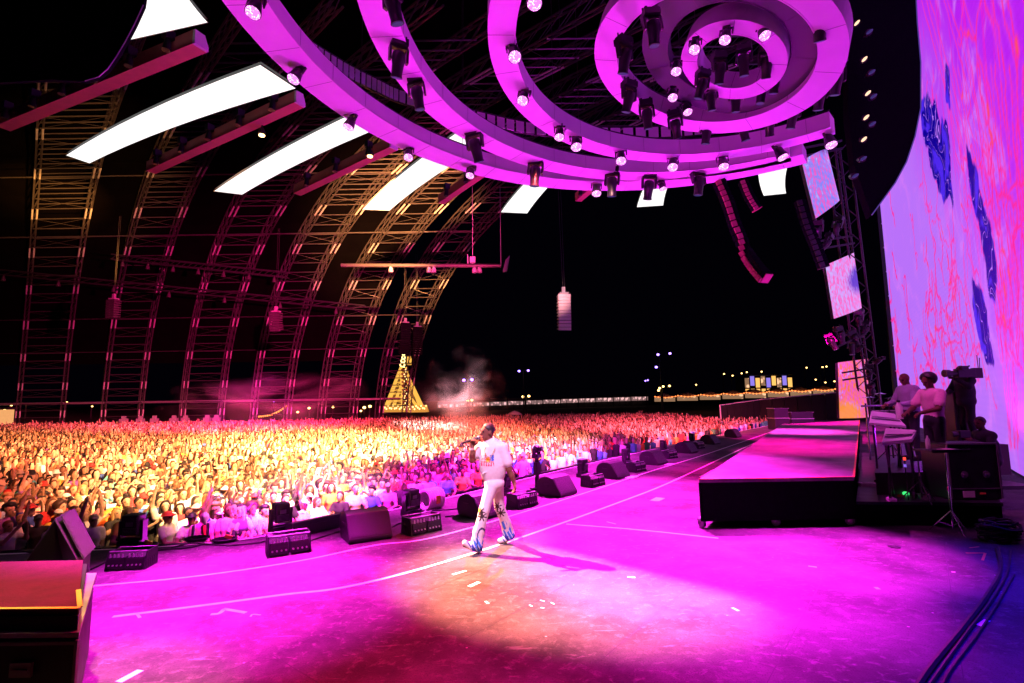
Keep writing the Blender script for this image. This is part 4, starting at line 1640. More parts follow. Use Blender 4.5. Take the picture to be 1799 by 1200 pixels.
for (u, v, lab) in ((254, 962, 'yellow marked cable bundle tucked behind the effects unit on the left'), (346, 950, 'dark cable coil with two pale stubs lying on the stage edge'), (395, 952, 'yellow taped cable connector lying on the stage edge')):
    p, t = along(u, v)
    g = empty('cable_coil', lab, 'cable coil', p, t, 'cable coils on the stage front')
    m = MB()
    for k in range(4):
        m.tube([(.15 * math.cos(a) * (1 + .06 * k), .1 * math.sin(a) * (1 + .1 * k), .012 + .012 * k) for a in np.linspace(0, 2 * math.pi, 14, endpoint=False)], .014, 5, closed=True)
    m.build('coil', M_RUBBER, g)
    m = MB()
    if u == 346:
        m.cyl((-.1, .12, .02), (-.1, .14, .22), .025, n=10)
        m.cyl((.12, .12, .02), (.12, .14, .24), .025, n=10)
        m.build('stub', M_TAPE, g)
    else:
        m.box((.05, .0, .075), (.11, .04, .05), Matrix.Rotation(.4, 3, 'Y'))
        m.build('marker', M_YTAPE, g)


def floor_cable(px, r, lab, grp='cables lying on the stage floor'):
    pts = spline([atz(u, v, r + .004) for u, v in px], 6)
    m = MB()
    m.tube([p - pts[0] for p in pts], r, 5)
    return tag(m.build('cable', M_RUBBER, None, pts[0]), lab, 'cable', grp)


floor_cable([(160, 1000), (185, 988), (215, 975), (280, 966), (330, 962), (360, 955)], .012, 'black cable curling past the closest effects unit on the left')
floor_cable([(300, 962), (340, 955), (400, 958), (455, 953), (470, 948)], .012, 'black cable along the stage edge between the first two effects units')
floor_cable([(545, 950), (575, 940), (600, 932), (608, 925)], .012, 'black cable between the second effects unit and the floor monitor')
floor_cable([(675, 935), (695, 922), (712, 915), (730, 900), (790, 895), (815, 893)], .014, 'black cable from the floor monitor past the hose roll')
floor_cable([(782, 908), (805, 905), (815, 896), (822, 890)], .012, 'black cable loop left of the performer')
floor_cable([(880, 885), (895, 893), (940, 888), (955, 872)], .012, 'black cable behind the performer')
floor_cable([(1605, 1215), (1640, 1165), (1690, 1105), (1735, 1045), (1758, 1000), (1752, 960)], .024, 'thick black cable running up the dark blue right floor')
floor_cable([(1625, 1215), (1660, 1165), (1700, 1110), (1742, 1055), (1770, 1005), (1775, 965)], .014, 'thinner cable beside the thick one on the right floor')
floor_cable([(1650, 1215), (1672, 1175), (1715, 1118), (1752, 1062), (1782, 1010)], .011, 'outer thin cable nearest the LED wall on the right floor')
p = atz(1757, 950, 0)
g = empty('cable_pile', 'heap of black cables at the corner of the band riser', 'cable heap', p)
m = MB()
for k in range(22):
    a0 = RNG.uniform(0, 6.28)
    r_ = RNG.uniform(.1, .3)
    pts = [(r_ * math.cos(a0 + q) + RNG.uniform(-.03, .03), .7 * r_ * math.sin(a0 + q), .03 + .012 * k + .03 * math.sin(2 * q)) for q in np.linspace(0, RNG.uniform(4, 6.2), 14)]
    m.tube(pts, .016, 5)
tag(m.build('coil', M_RUBBER, g), kind='stuff')

p, t = along(945, 862)
g = empty('camera_post', 'remote camera on a slim black post among the floor monitors', 'camera', p + Vector((0, .3, 0)), t)
m = MB()
m.cyl((0, 0, 0), (0, 0, .03), .2, n=14)
m.tube([(0, 0, .03), (0, 0, .75)], .055, 10)
m.box((0, 0, .5), (.16, .12, .3))
m.build('post', M_BLACK, g)
m = MB()
m.box((0, 0, .8), (.2, .18, .1))
m.bar((-.11, 0, .82), (-.11, 0, 1.0), .03, .1)
m.bar((.11, 0, .82), (.11, 0, 1.0), .03, .1)
m.build('yoke', M_PLASTIC, g)
m = MB()
m.ell((0, 0, .98), (.1, .11, .1), 14, 8)
m.cyl((0, -.08, .98), (0, -.17, .99), .055, n=12)
m.build('camera_head', M_PLASTIC, g)

# left foreground: carpeted flight case step and the slanted cabinet
T0 = [atz(u, v, .9) for u, v in ((-90, 1072), (137, 1070), (146, 984), (-60, 988))]
c = Vector((T0[1].x, T0[1].y, 0))
g = empty('case_step', 'black flight case step with carpeted top and yellow edge tape in the near left corner', 'flight case', c)
Q2 = [p - c for p in T0]
m = MB()
m.prism(Q2, (0, 0, -.035), (0, 0, 0))
m.build('carpet_top', M_CARPET, g)
m = MB()
m.bar(Q2[0].lerp(Q2[1], .0) + Vector((0, .012, .003)), Q2[1] + Vector((0, .012, .003)), .028, .006)
m.build('front_tape', M_YTAPE, g)
m = MB()
m.bar(Q2[1] + Vector((-.012, .03, .003)), Q2[1].lerp(Q2[2], .32) + Vector((-.012, 0, .003)), .028, .006)
m.build('side_tape', M_YTAPE, g)
out = [(-.1, -.05), (.06, -.05), (.08, .06), (-.1, .06)]
m = MB()
m.prism([p + Vector((o[0] * .3, o[1] * .3, -.035)) for p, o in zip(Q2, out)], (0, 0, -.09), (0, 0, -.002))
m.build('tread_base', M_CASE, g)
m = MB()
m.prism([p + Vector((o[0], o[1], -.16)) for p, o in zip(Q2, out)], (0, 0, 0), (0, 0, .032))
m.build('edge_frame', M_ALU, g)
m = MB()
m.prism([p + Vector((o[0] * .85, o[1] * .85, -.162)) for p, o in zip(Q2, out)], (0, 0, -.63), (0, 0, 0))
b = m.build('body', M_CASE, g, bevel=.01)
m = MB()
f0 = Q2[1] + Vector((.055, -.055, 0))
for z in (-.19, -.5, -.76):
    m.bar(f0 + Vector((-1.6, 0, z)), f0 + Vector((.0, 0, z)), .012, .02)
m.bar(f0 + Vector((0, 0, -.8)), f0 + Vector((0, 0, -.17)), .02)
m.build('edge_rail', M_GREY, g)
for x, z in ((-.35, -.35), (-.75, -.35), (-.2, -.6)):
    m = MB()
    m.box(f0 + Vector((x, .0, z)), (.14, .02, .09))
    m.bar(f0 + Vector((x - .05, -.015, z)), f0 + Vector((x + .05, -.015, z)), .012)
    m.build('latch', M_GREY, g)
cm2 = MB()
cm2.tube([(-.025, 0, .055), (.025, 0, .055)], .055, 12)
cm2.box((0, 0, .105), (.09, .1, .02))
cme2 = cm2.mesh('caster', M_GREY)
for q in (Q2[0], Q2[1], Q2[2], Q2[3]):
    put('caster', cme2, g, Vector((q.x * .95 - .06, q.y * .95 + .06, -0.0)) - Vector((0, 0, 0)))
m = MB()
pc = atz(95, 1050, 0)
g = empty('slanted_cabinet', 'tall slanted black speaker cabinet with a triangular profile behind the case step', 'speaker cabinet', (pc.x, pc.y, 0), 0)
pp = [atd(46, 984, 4.75), atd(97, 910, 4.9), atd(136, 985, 4.75)]
o0 = Vector((pc.x, pc.y, 0))
pp = [p - o0 for p in pp]
zb = min(p.z for p in pp)
m.prism([pp[0], pp[1], pp[2], pp[2] + Vector((0, 0, -zb * .45)), pp[0] + Vector((0, 0, -zb * .45))], (0, 0, 0), (-.22, .42, 0))
m.build('cabinet', M_CASE, g, bevel=.012)
m = MB()
e1, e2 = pp[1] + Vector((.02, .03, .0)), pp[2] + Vector((.02, .03, .0))
nn = (e2 - e1).cross(Vector((-.22, .42, 0))).normalized()
nn = nn if nn.z > 0 else -nn
m.prism([e1, e2, e2 + Vector((-.19, .36, 0)), e1 + Vector((-.19, .36, 0))], nn * .004, nn * .016)
m.build('grille', M_GRILLE, g)
m = MB()
m.box(pp[0].lerp(pp[2], .5) + Vector((-.06, .2, -zb * .72)), (.3, .3, zb * .54))
m.build('stand', M_GREY, g)
floor_cable([(-30, 975), (20, 968), (60, 972), (100, 985)], .015, 'black cable hanging along the stage edge in the left corner')

# barrier before the first row
def offset_curve(dist):
    out = []
    for i in range(len(EDGE)):
        a, b = EDGE[max(i - 1, 0)], EDGE[min(i + 1, len(EDGE) - 1)]
        d = (b - a).normalized()
        out.append(EDGE[i] + Vector((-d.y, d.x, 0)) * dist)
    return out


BAR = offset_curve(2.45)
acc, pts = 0.0, [BAR[0]]
for a, b in zip(BAR[:-1], BAR[1:]):
    L = (b - a).length
    n_ = max(1, int(round(L / 1.2)))
    pts += [a.lerp(b, (k + 1) / n_) for k in range(n_)]
g = empty('crowd_barrier', 'black crowd barrier of flat panels in front of the first row', 'crowd barrier', (pts[0].x, pts[0].y, -1.65))
o0 = Vector((pts[0].x, pts[0].y, -1.65))
for a, b in zip(pts[:-1], pts[1:]):
    A_, B_ = Vector((a.x, a.y, -1.65)) - o0, Vector((b.x, b.y, -1.65)) - o0
    d = (B_ - A_).normalized()
    nn = Vector((-d.y, d.x, 0))
    m = MB()
    m.prism([A_ + d * .012, B_ - d * .012, B_ - d * .012 + Vector((0, 0, 1.05)), A_ + d * .012 + Vector((0, 0, 1.05))], (0, 0, 0), nn * .05)
    m.bar(A_ + d * .012 + nn * .03 + Vector((0, 0, 1.07)), B_ - d * .012 + nn * .03 + Vector((0, 0, 1.07)), .12, .04)
    m.build('panel', M_BLACK, g)

# ------------------------------------------------------------------ people: one continuous surface from blended limbs
class Body:
    def __init__(self, lo, hi, h, k=0.03):
        self.h, self.k = h, k
        self.lo = np.array(lo, float)
        self.n = np.ceil((np.array(hi) - self.lo) / h).astype(int) + 1
        self.f = np.full(self.n, 1.0, np.float32)
        self.g = np.zeros(self.n, np.int8)
        self.gd = np.full(self.n, 1.0, np.float32)

    def block(self, lo, hi):
        a = np.clip(np.floor((np.array(lo) - self.lo) / self.h).astype(int), 0, self.n)
        b = np.clip(np.ceil((np.array(hi) - self.lo) / self.h).astype(int) + 1, 0, self.n)
        if (b <= a).any():
            return None, None
        sl = tuple(slice(i, j) for i, j in zip(a, b))
        ax = [self.lo[i] + self.h * np.arange(a[i], b[i]) for i in range(3)]
        P = np.stack(np.meshgrid(*ax, indexing='ij'), -1).astype(np.float32)
        return sl, P

    def put(self, sl, d, grp, k):
        k = self.k if k is None else k
        f = self.f[sl]
        hh = np.clip(0.5 + 0.5 * (f - d) / k, 0, 1)
        self.f[sl] = f * (1 - hh) + d * hh - k * hh * (1 - hh)
        better = d < self.gd[sl]
        self.g[sl] = np.where(better, grp, self.g[sl])
        self.gd[sl] = np.minimum(self.gd[sl], d)

    def cap(self, a, b, ra, rb=None, grp=0, k=None):
        rb = ra if rb is None else rb
        a, b = np.array(a, float), np.array(b, float)
        pad = max(ra, rb) + 0.09
        sl, P = self.block(np.minimum(a, b) - pad, np.maximum(a, b) + pad)
        if sl is None:
            return
        ab = b - a
        t = np.clip(((P - a) @ ab) / max(1e-9, ab @ ab), 0, 1)
        d = np.linalg.norm(P - a - t[..., None] * ab, axis=-1) - (ra + (rb - ra) * t)
        self.put(sl, d.astype(np.float32), grp, k)

    def path(self, pts, rs, grp=0, k=None):
        for i in range(len(pts) - 1):
            self.cap(pts[i], pts[i + 1], rs[i], rs[i + 1], grp, k)

    def ell(self, c, r, grp=0, M=None, k=None, cut=None):
        c, r = np.array(c, float), np.array(r, float)
        pad = r.max() + 0.09
        sl, P = self.block(c - pad, c + pad)
        if sl is None:
            return
        q = P - c
        if M is not None:
            q = q @ np.array(M)            # columns of M are the local axes
        k0 = np.linalg.norm(q / r, axis=-1)
        k1 = np.linalg.norm(q / (r * r), axis=-1)
        d = k0 * (k0 - 1) / np.maximum(k1, 1e-6)
        if cut is not None:
            for nrm, off in cut:
                d = np.maximum(d, q @ np.array(nrm, float) - off)
        self.put(sl, d.astype(np.float32), grp, k)

    def surface(self):
        """Surface nets: vertices, quads and the group of each vertex."""
        s = self.f < 0
        n = self.n
        c = [s[i:n[0] - 1 + i, j:n[1] - 1 + j, k:n[2] - 1 + k] for i in (0, 1) for j in (0, 1) for k in (0, 1)]
        anyv = np.logical_or.reduce(c)
        allv = np.logical_and.reduce(c)
        cell = anyv & ~allv
        idx = np.full(cell.shape, -1, np.int32)
        I = np.argwhere(cell)
        idx[cell] = np.arange(len(I))
        acc = np.zeros((len(I), 3))
        cnt = np.zeros(len(I))
        corners = [(i, j, k) for i in (0, 1) for j in (0, 1) for k in (0, 1)]
        for p in corners:
            for ax in range(3):
                if p[ax] == 0:
                    q = list(p)
                    q[ax] = 1
                    fa = self.f[I[:, 0] + p[0], I[:, 1] + p[1], I[:, 2] + p[2]]
                    fb = self.f[I[:, 0] + q[0], I[:, 1] + q[1], I[:, 2] + q[2]]
                    x = (fa < 0) != (fb < 0)
                    t = np.where(x, fa / np.where(x, fa - fb, 1), 0)
                    pos = np.tile(np.array(p, float), (len(I), 1))
                    pos[:, ax] = t
                    acc[x] += pos[x]
                    cnt[x] += 1
        V = self.lo + self.h * (I + acc / cnt[:, None])
        Q = []
        for ax in range(3):
            o1, o2 = [(1, 2), (2, 0), (0, 1)][ax]
            sl0 = [slice(None)] * 3
            sl1 = [slice(None)] * 3
            sl0[ax], sl1[ax] = slice(0, -1), slice(1, None)
            a, b = s[tuple(sl0)], s[tuple(sl1)]
            E_ = np.argwhere(a != b)
            E_ = E_[(E_[:, o1] > 0) & (E_[:, o2] > 0) & (E_[:, o1] < n[o1] - 1) & (E_[:, o2] < n[o2] - 1)]
            if not len(E_):
                continue
            d1, d2 = np.zeros(3, int), np.zeros(3, int)
            d1[o1], d2[o2] = 1, 1
            q = [idx[tuple((E_ - x).T)] for x in (d1 + d2, d2, 0 * d1, d1)]
            q = np.stack(q, 1)
            inside = a[tuple(E_.T)]
            q[~inside] = q[~inside][:, ::-1]
            Q.append(q)
        Q = np.concatenate(Q)
        G = self.g[np.clip(I[:, 0], 0, n[0] - 1), np.clip(I[:, 1], 0, n[1] - 1), np.clip(I[:, 2], 0, n[2] - 1)]
        return V, Q, G


def quads_mesh(name, V, Q, col, material, extra=None):
    me = bpy.data.meshes.new(name)
    me.vertices.add(len(V))
    me.vertices.foreach_set('co', np.asarray(V, np.float32).ravel())
    k = Q.shape[1]
    me.loops.add(Q.size)
    me.loops.foreach_set('vertex_index', Q.astype(np.int32).ravel())
    me.polygons.add(len(Q))
    me.polygons.foreach_set('loop_start', np.arange(0, Q.size, k, dtype=np.int32))
    me.polygons.foreach_set('use_smooth', np.ones(len(Q), bool))
    me.update(calc_edges=True)
    if col is not None:
        at = me.color_attributes.new('col', 'FLOAT_COLOR', 'POINT')
        c4 = np.ones((len(V), 4), np.float32)
        c4[:, :3] = col
        at.data.foreach_set('color', c4.ravel())
    me.materials.append(material)
    return me


def attr_material(name, rough=0.8, bump=0.1):
    T = NT(name)
    a = T.n('Attribute', attribute_name='col')
    tc = T.n('TexCoord').outputs['Object']
    f = T.noise(25, 3, tc)
    hsv = T.n('HueSaturation')
    T.l(a.outputs['Color'], hsv.inputs['Color'])
    T.l(T.math('MULTIPLY_ADD', f, .3, .85), hsv.inputs['Value'])
    T.l(hsv.outputs[0], T.b.inputs['Base Color'])
    T.b.inputs['Roughness'].default_value = rough
    T.b.inputs['Specular IOR Level'].default_value = .25
    bn = T.n('Bump')
    bn.inputs['Strength'].default_value = bump
    bn.inputs['Distance'].default_value = .01
    T.l(T.noise(14, 3, tc, dist=1), bn.inputs['Height'])
    T.l(bn.outputs[0], T.b.inputs['Normal'])
    return T.mat


M_ATTR = attr_material('skin_and_cloth', .75, .35)


def crowd_material():
    """col.r marks the shirt (object colour), col.g the trousers, col.b shoes and eyes; the rest is skin."""
    T = NT('crowd_clothes')
    a = T.n('Attribute', attribute_name='col')
    sp = T.n('SeparateColor')
    T.l(a.outputs['Color'], sp.inputs[0])
    oi = T.n('ObjectInfo')
    rp = T.n('ValToRGB')
    e = rp.color_ramp.elements
    e[0].color, e[1].color = (.42, .24, .15, 1), (.62, .42, .31, 1)
    e.new(.3).color = (.16, .085, .05, 1)
    e.new(.45).color = (.5, .31, .21, 1)
    T.l(oi.outputs['Random'], rp.inputs[0])
    pr = T.mix(oi.outputs['Random'], (.02, .03, .07), (.12, .11, .1))
    c = T.mix(sp.outputs[0], rp.outputs[0], oi.outputs['Color'])
    c = T.mix(sp.outputs[1], c, pr)
    c = T.mix(sp.outputs[2], c, (.015, .012, .012))
    tc = T.n('TexCoord').outputs['Object']
    hsv = T.n('HueSaturation')
    T.l(c, hsv.inputs['Color'])
    T.l(T.math('MULTIPLY_ADD', T.noise(18, 3, tc), .4, .8), hsv.inputs['Value'])
    T.l(hsv.outputs[0], T.b.inputs['Base Color'])
    T.b.inputs['Roughness'].default_value = .75
    T.b.inputs['Specular IOR Level'].default_value = .25
    return T.mat


def hair_material():
    T = NT('hair')
    oi = T.n('ObjectInfo')
    tc = T.n('TexCoord').outputs['Object']
    hsv = T.n('HueSaturation')
    T.l(oi.outputs['Color'], hsv.inputs['Color'])
    T.l(T.math('MULTIPLY_ADD', T.noise(60, 2, tc), .9, .55), hsv.inputs['Value'])
    T.l(hsv.outputs[0], T.b.inputs['Base Color'])
    T.b.inputs['Roughness'].default_value = .55
    return T.mat


M_CROWD, M_HAIR = crowd_material(), hair_material()


def unit(v):
    v = np.array(v, float)
    return v / max(1e-9, np.linalg.norm(v))


def head_frame(face, up=(0, 0, 1)):
    y = unit(face)
    x = unit(np.cross(y, up))
    z = np.cross(x, y)
    return np.stack([x, y, z], 1)


def head(B, c, face, neck, grp=0, s=1.0, detail=True, skinr=1.0, up=(0, 0, 1)):
    M = head_frame(face, up)
    c = np.array(c, float)
    L = lambda x, y, z: c + M @ (np.array([x, y, z]) * s)
    B.cap(neck, L(0, -.015, -.07), .058 * s, .052 * s, grp)
    B.ell(L(0, -.008, .025), np.array([.077, .098, .098]) * s, grp, M, .02)
    B.ell(L(0, .032, -.05), np.array([.055, .058, .066]) * s, grp, M, .03)
    if detail:
        B.cap(L(0, .088, .02), L(0, .108, -.022), .010 * s, .016 * s, grp, .012)
        B.cap(L(-.035, .079, .035), L(.035, .079, .035), .014 * s, None, grp, .015)
        B.ell(L(0, .086, -.062), np.array([.026, .014, .009]) * s, 5, M, .006)
        B.ell(L(0, .07, -.098), np.array([.022, .02, .018]) * s, grp, M, .02)
        for sx in (-1, 1):
            B.ell(L(sx * .079, -.01, -.005), np.array([.012, .024, .034]) * s, grp, M, .008)
            B.ell(L(sx * .031, .079, .010), np.array([.012, .009, .006]) * s, 4, M, .004)
    return M, L


def hand(B, wrist, d, nrm, curl=.5, grp=0, spread=.25, fine=True, s=1.0, thumb=1):
    """Palm along d from the wrist, palm facing nrm; four fingers of unequal length bent by curl, thumb off the side."""
    d = unit(d)
    nrm = unit(np.array(nrm) - d * np.dot(nrm, d))
    side = np.cross(d, nrm)
    w = np.array(wrist, float)
    M = np.stack([side, nrm, d], 1)
    B.ell(w + d * .05 * s, np.array([.042, .019, .055]) * s, grp, M, .02)
    if not fine:
        B.ell(w + d * .12 * s + nrm * .03 * curl, np.array([.038, .018, .05]) * s, grp, M, .02)
        B.cap(w + d * .03 + side * .03 * thumb, w + d * .09 + side * .065 * thumb + nrm * .01, .014 * s, .011 * s, grp, .015)
        return
    for i, (ln, off) in enumerate(((.072, -.033), (.082, -.011), (.077, .011), (.06, .032))):
        base = w + d * .095 * s - side * off * s * thumb * -1 * -1
        a = curl
        dd = unit(d + side * (-off) * spread * 8 * thumb * 0.6)
        p0 = base
        d1 = unit(dd * math.cos(a) + nrm * math.sin(a))
        p1 = p0 + d1 * ln * .5 * s
        d2 = unit(dd * math.cos(2.1 * a) + nrm * math.sin(2.1 * a))
        p2 = p1 + d2 * ln * .32 * s
        d3 = unit(dd * math.cos(3 * a) + nrm * math.sin(3 * a))
        p3 = p2 + d3 * ln * .25 * s
        B.path([p0, p1, p2, p3], [.0105 * s, .0095 * s, .0085 * s, .0075 * s], grp, .006)
    b0 = w + d * .025 * s + side * .03 * thumb * s
    b1 = b0 + (d * .03 + side * .03 * thumb + nrm * .012) * s
    b2 = b1 + (d * .03 + side * .008 * thumb + nrm * .02 * (curl + .3)) * s
    B.path([b0, b1, b2], [.015 * s, .012 * s, .009 * s], grp, .008)


def hair_mesh(name, style, c, face, h=.02, s=1.0, up=(0, 0, 1)):
    M = head_frame(face, up)
    c = np.array(c, float)
    B = Body(c - .45, c + .45, h, .02)
    L = lambda x, y, z: c + M @ (np.array([x, y, z]) * s)
    if style in ('short', 'fade'):
        g_ = .086 if style == 'short' else .081
        B.ell(L(0, -.014, .034), np.array([g_, g_ + .02, g_ + .018]) * s, 0, M, cut=[((0, .8, -.6), .03 * s), ((0, -.35, -1), .055 * s)])
    elif style == 'long':
        B.ell(L(0, -.016, .034), np.array([.094, .112, .106]) * s, 0, M, cut=[((0, .85, -.52), .035 * s)])
        for sx in (-1, 1):
            B.cap(L(sx * .075, -.03, .0), L(sx * .085, -.02, -.24), .04 * s, .03 * s)
        B.cap(L(0, -.075, 0), L(0, -.085, -.27), .06 * s, .045 * s)
    elif style == 'afro':
        B.ell(L(0, -.025, .055), np.array([.15, .15, .14]) * s, 0, M, cut=[((0, .85, -.52), .05 * s)])
    elif style == 'bun':
        B.ell(L(0, -.016, .034), np.array([.088, .108, .102]) * s, 0, M, cut=[((0, .85, -.52), .032 * s)])
        B.ell(L(0, -.07, .15), np.array([.05, .05, .045]) * s, 0, M)
    elif style == 'cap':
        B.ell(L(0, -.012, .04), np.array([.09, .108, .10]) * s, 0, M, cut=[((0, -.1, -1), -.015 * s)])
        B.ell(L(0, .11, .05), np.array([.07, .085, .012]) * s, 0, M)
    elif style == 'bucket':
        B.ell(L(0, -.01, .045), np.array([.09, .11, .10]) * s, 0, M, cut=[((0, 0, -1), -.02 * s)])
        B.ell(L(0, 0, .05), np.array([.15, .17, .018]) * s, 0, M)
    elif style == 'curly':
        rr = np.random.default_rng(3)
        for k in range(26):
            a, b = rr.uniform(0, 6.28), rr.uniform(-.1, 1.4)
            q = np.array([math.cos(a) * math.cos(b), math.sin(a) * math.cos(b), math.sin(b)])
            if q[1] > .45 and q[2] < .6:
                continue
            B.ell(L(*(q * np.array([.085, .1, .1]) + np.array([0, -.02, .03]))), np.array([.045] * 3) * s, 0, M)
    V, Q, G = B.surface()
    return quads_mesh(name, V, Q, None, M_HAIR)


def person(name, label, J, loc, h, paint, group=None, rz=0, hair=None, hair_col=(.012, .01, .01, 1), material=None):
    """J(B) lays the limbs; paint(V, G) gives colours per vertex."""
    lo, hi = J['box']
    B = Body(lo, hi, h, J.get('k', .03))
    J['build'](B)
    V, Q, G = B.surface()
    me = quads_mesh(name, V, Q, paint(V, G), material or M_ATTR)
    o = put(name, me, None, loc, (0, 0, rz))
    tag(o, label, 'person', group)
    if hair:
        ho = put('hair' if hair['style'] not in ('cap', 'bucket') else 'hat', hair_mesh('hair', hair['style'], hair['c'], hair['face'], max(h, .01), hair.get('s', 1.0), hair.get('up', (0, 0, 1))), o)
        ho.color = hair_col
    return o

# ---- the performer
SKIN_D = np.array([.17, .075, .048])


def performer_build(B):
    F = unit((-.93, -.37, -.05))
    CH = unit((-.62, -.78, 0))
    k = 1.04
    p = lambda x, y, z: np.array([x, y, z]) * k
    # trousers
    B.ell(p(.07, -.01, .95), np.array([.15, .125, .12]) * k, 2, None, .03)
    B.path([p(.03, -.06, .92), p(-.07, -.12, .60), p(-.15, -.14, .30), p(-.185, -.15, .12)], [.098, .078, .080, .098], 2, .03)
    B.path([p(.11, .05, .92), p(.14, .15, .57), p(.225, .27, .32), p(.27, .34, .13)], [.098, .076, .078, .094], 2, .03)
    for a, b in ((p(-.20, -.17, .30), p(-.06, -.13, .58)), (p(.16, .10, .62), p(.24, .25, .34))):
        B.cap(a, b, .02, .03, 2, .04)
    # shirt: boxy, flat hem
    B.ell(p(.055, -.01, 1.24), np.array([.205, .138, .36]) * k, 1, None, .012, cut=[((0, 0, -1), .245 * k)])
    B.cap(p(-.13, .04, 1.45), p(.19, -.05, 1.45), .085, .085, 1, .05)
    B.path([p(-.14, .045, 1.46), p(-.205, .03, 1.36)], [.078, .08], 1, .03)
    B.path([p(.19, -.06, 1.46), p(.262, -.065, 1.25)], [.08, .084], 1, .03)
    for z, x0 in ((1.10, -.10), (1.16, .05)):
        B.cap(p(x0, -.125, z), p(x0 + .13, -.105, z + .05), .008, .012, 1, .02)
    # arms
    B.path([p(-.19, .05, 1.38), p(-.255, .0, 1.285), p(-.25, -.05, 1.38), p(-.245, -.085, 1.475)], [.055, .047, .046, .033], 0, .02)
    hand(B, p(-.245, -.085, 1.475), (.12, -.06, 1), (.35, -.93, 0), 1.0, 0, .1, True, 1.05, 1)
    B.path([p(.25, -.08, 1.28), p(.285, -.065, 1.16), p(.325, -.04, 1.06), p(.36, -.01, .96)], [.056, .046, .043, .032], 0, .02)
    hand(B, p(.36, -.01, .96), (.12, .08, -1), (-.9, -.3, 0), .45, 0, .15, True, 1.05, -1)
    # head
    head(B, p(-.02, -.005, 1.685), F, p(.01, 0, 1.50), 0, 1.06)
    # shoes
    B.path([p(-.15, -.13, .058), p(-.25, -.17, .10), p(-.345, -.205, .165)], [.052, .048, .04], 3, .02)
    B.path([p(-.15, -.13, .02), p(-.36, -.21, .125)], [.018, .016], 6, .006)
    B.path([p(.30, .36, .115), p(.22, .33, .07), p(.135, .30, .052)], [.05, .047, .04], 3, .02)
    B.path([p(.31, .365, .07), p(.22, .33, .025), p(.125, .30, .014)], [.016, .016, .014], 6, .006)


def performer_paint(V, G):
    k = 1.04
    X, Y, Z = V[:, 0] / k, V[:, 1] / k, V[:, 2] / k
    C = np.tile(SKIN_D, (len(V), 1))
    C[G == 1] = (.60, .585, .58)
    C[G == 2] = (.60, .59, .58)
    C[G == 3] = (.74, .73, .74)
    C[G == 4] = (.02, .015, .012)
    C[G == 5] = (.2, .06, .05)
    C[G == 6] = (.025, .022, .03)
    # printed panel on the chest: an orange disc, red blocks, blue dots
    sh = (G == 1) & (Y < -.02)
    px, pz = (X + .115) / .19, (Z - 1.205) / .16
    on = sh & (px > 0) & (px < 1) & (pz > 0) & (pz < 1)
    blk = on & ((np.sin(px * 34) + .6 * np.sin(px * 71 + pz * 9)) > .1)
    C[blk & (pz < .32)] = (.62, .03, .10)
    C[on & (pz > .32) & (pz < .46) & (np.sin(px * 50) > -.2)] = (.75, .10, .05)
    C[on & (px < .4) & (pz > .5) & (np.sin(px * 60 + pz * 22) > -.3)] = (.7, .08, .12)
    C[on & (px > .68) & (pz > .48) & (np.sin(px * 70) * np.sin(pz * 40) > -.15)] = (.05, .12, .55)
    C[sh & (np.hypot(X + .015, Z - 1.303) < .034)] = (.85, .30, .02)
    C[sh & (np.hypot(X + .015, Z - 1.285) < .02)] = (.9, .6, .05)
    # dark palm prints over the knees
    tr = G == 2
    for cx, cz in ((-.125, .585), (.11, .60), (.16, .50), (-.10, .52)):
        dx, dz = X - cx, Z - cz
        r = np.hypot(dx, dz)
        a = np.arctan2(dz, dx)
        lim = .075 * (.35 + .65 * np.abs(np.cos(3.5 * a + cx * 20)) ** 3)
        C[tr & (r < lim)] = (.03, .02, .02)
    C[tr & (np.abs(X + .118) < .008) & (Z > .47) & (Z < .56)] = (.03, .02, .02)
    C[tr & (np.hypot(X + .155, Z - .60) < .03)] = (.5, .5, .04)
    # blue painted hems with an outlined dark streak
    wob = .035 * np.sin(X * 70) + .03 * np.sin(X * 33 + Y * 50)
    bl = tr & (Z < .21 + wob)
    C[bl] = (.04, .17, .62)
    C[bl & (np.sin(X * 120 + Z * 60) > .55)] = (.55, .66, .78)
    C[bl & (Z < .13 + wob * .6) & (np.sin(X * 55 + 1) > 0)] = (.02, .03, .35)
    st = tr & (X < .05) & (np.abs(np.hypot((X + .105) * 1.0, (Z - .2) * .42) - .065) < .007) & (Z > .08) & (Z < .40)
    C[st] = (.02, .02, .08)
    st = tr & (X > .05) & (np.hypot((X - .2), (Z - .30) * .7) < .05) & (np.sin(X * 90 + Z * 30) > -.3)
    C[st] = (.04, .16, .6)
    # sneaker sides
    C[(G == 3) & (np.sin(X * 60 + Z * 40) > .8)] = (.05, .08, .3)
    # wristband
    C[(G == 0) & (np.hypot(X + .245, (Z - 1.455) * 1.4) < .05) & (Z > 1.435) & (Z < 1.468)] = (.6, .5, .45)
    return C


PL = atz(861, 967, 0)
kk = 1.04
perf = person('person', 'man walking and singing into a microphone in white printed t-shirt and painted white trousers', {'box': ((-.55, -.42, -.03), (.55, .55, 2.0)), 'build': performer_build, 'k': .03},
              PL, .0085, performer_paint, hair={'style': 'fade', 'c': np.array([-.02, -.005, 1.685]) * kk, 'face': (-.93, -.37, -.05), 's': 1.06}, hair_col=(.01, .008, .008, 1))
m = MB()
ch = [(.09, -.15, 1.46), (.06, -.165, 1.40), (.02, -.175, 1.34), (-.03, -.17, 1.36), (-.06, -.14, 1.42), (-.05, -.10, 1.48)]
m.tube([Vector(q) * kk for q in spline(ch, 4)], .006, 5)
m.build('necklace', mat('gold_chain', (.6, .4, .1), .3, .9), perf)
p0, p1 = Vector((-.142, -.055, 1.612)) * kk, Vector((-.40, -.165, 1.535)) * kk
d = (p1 - p0).normalized()
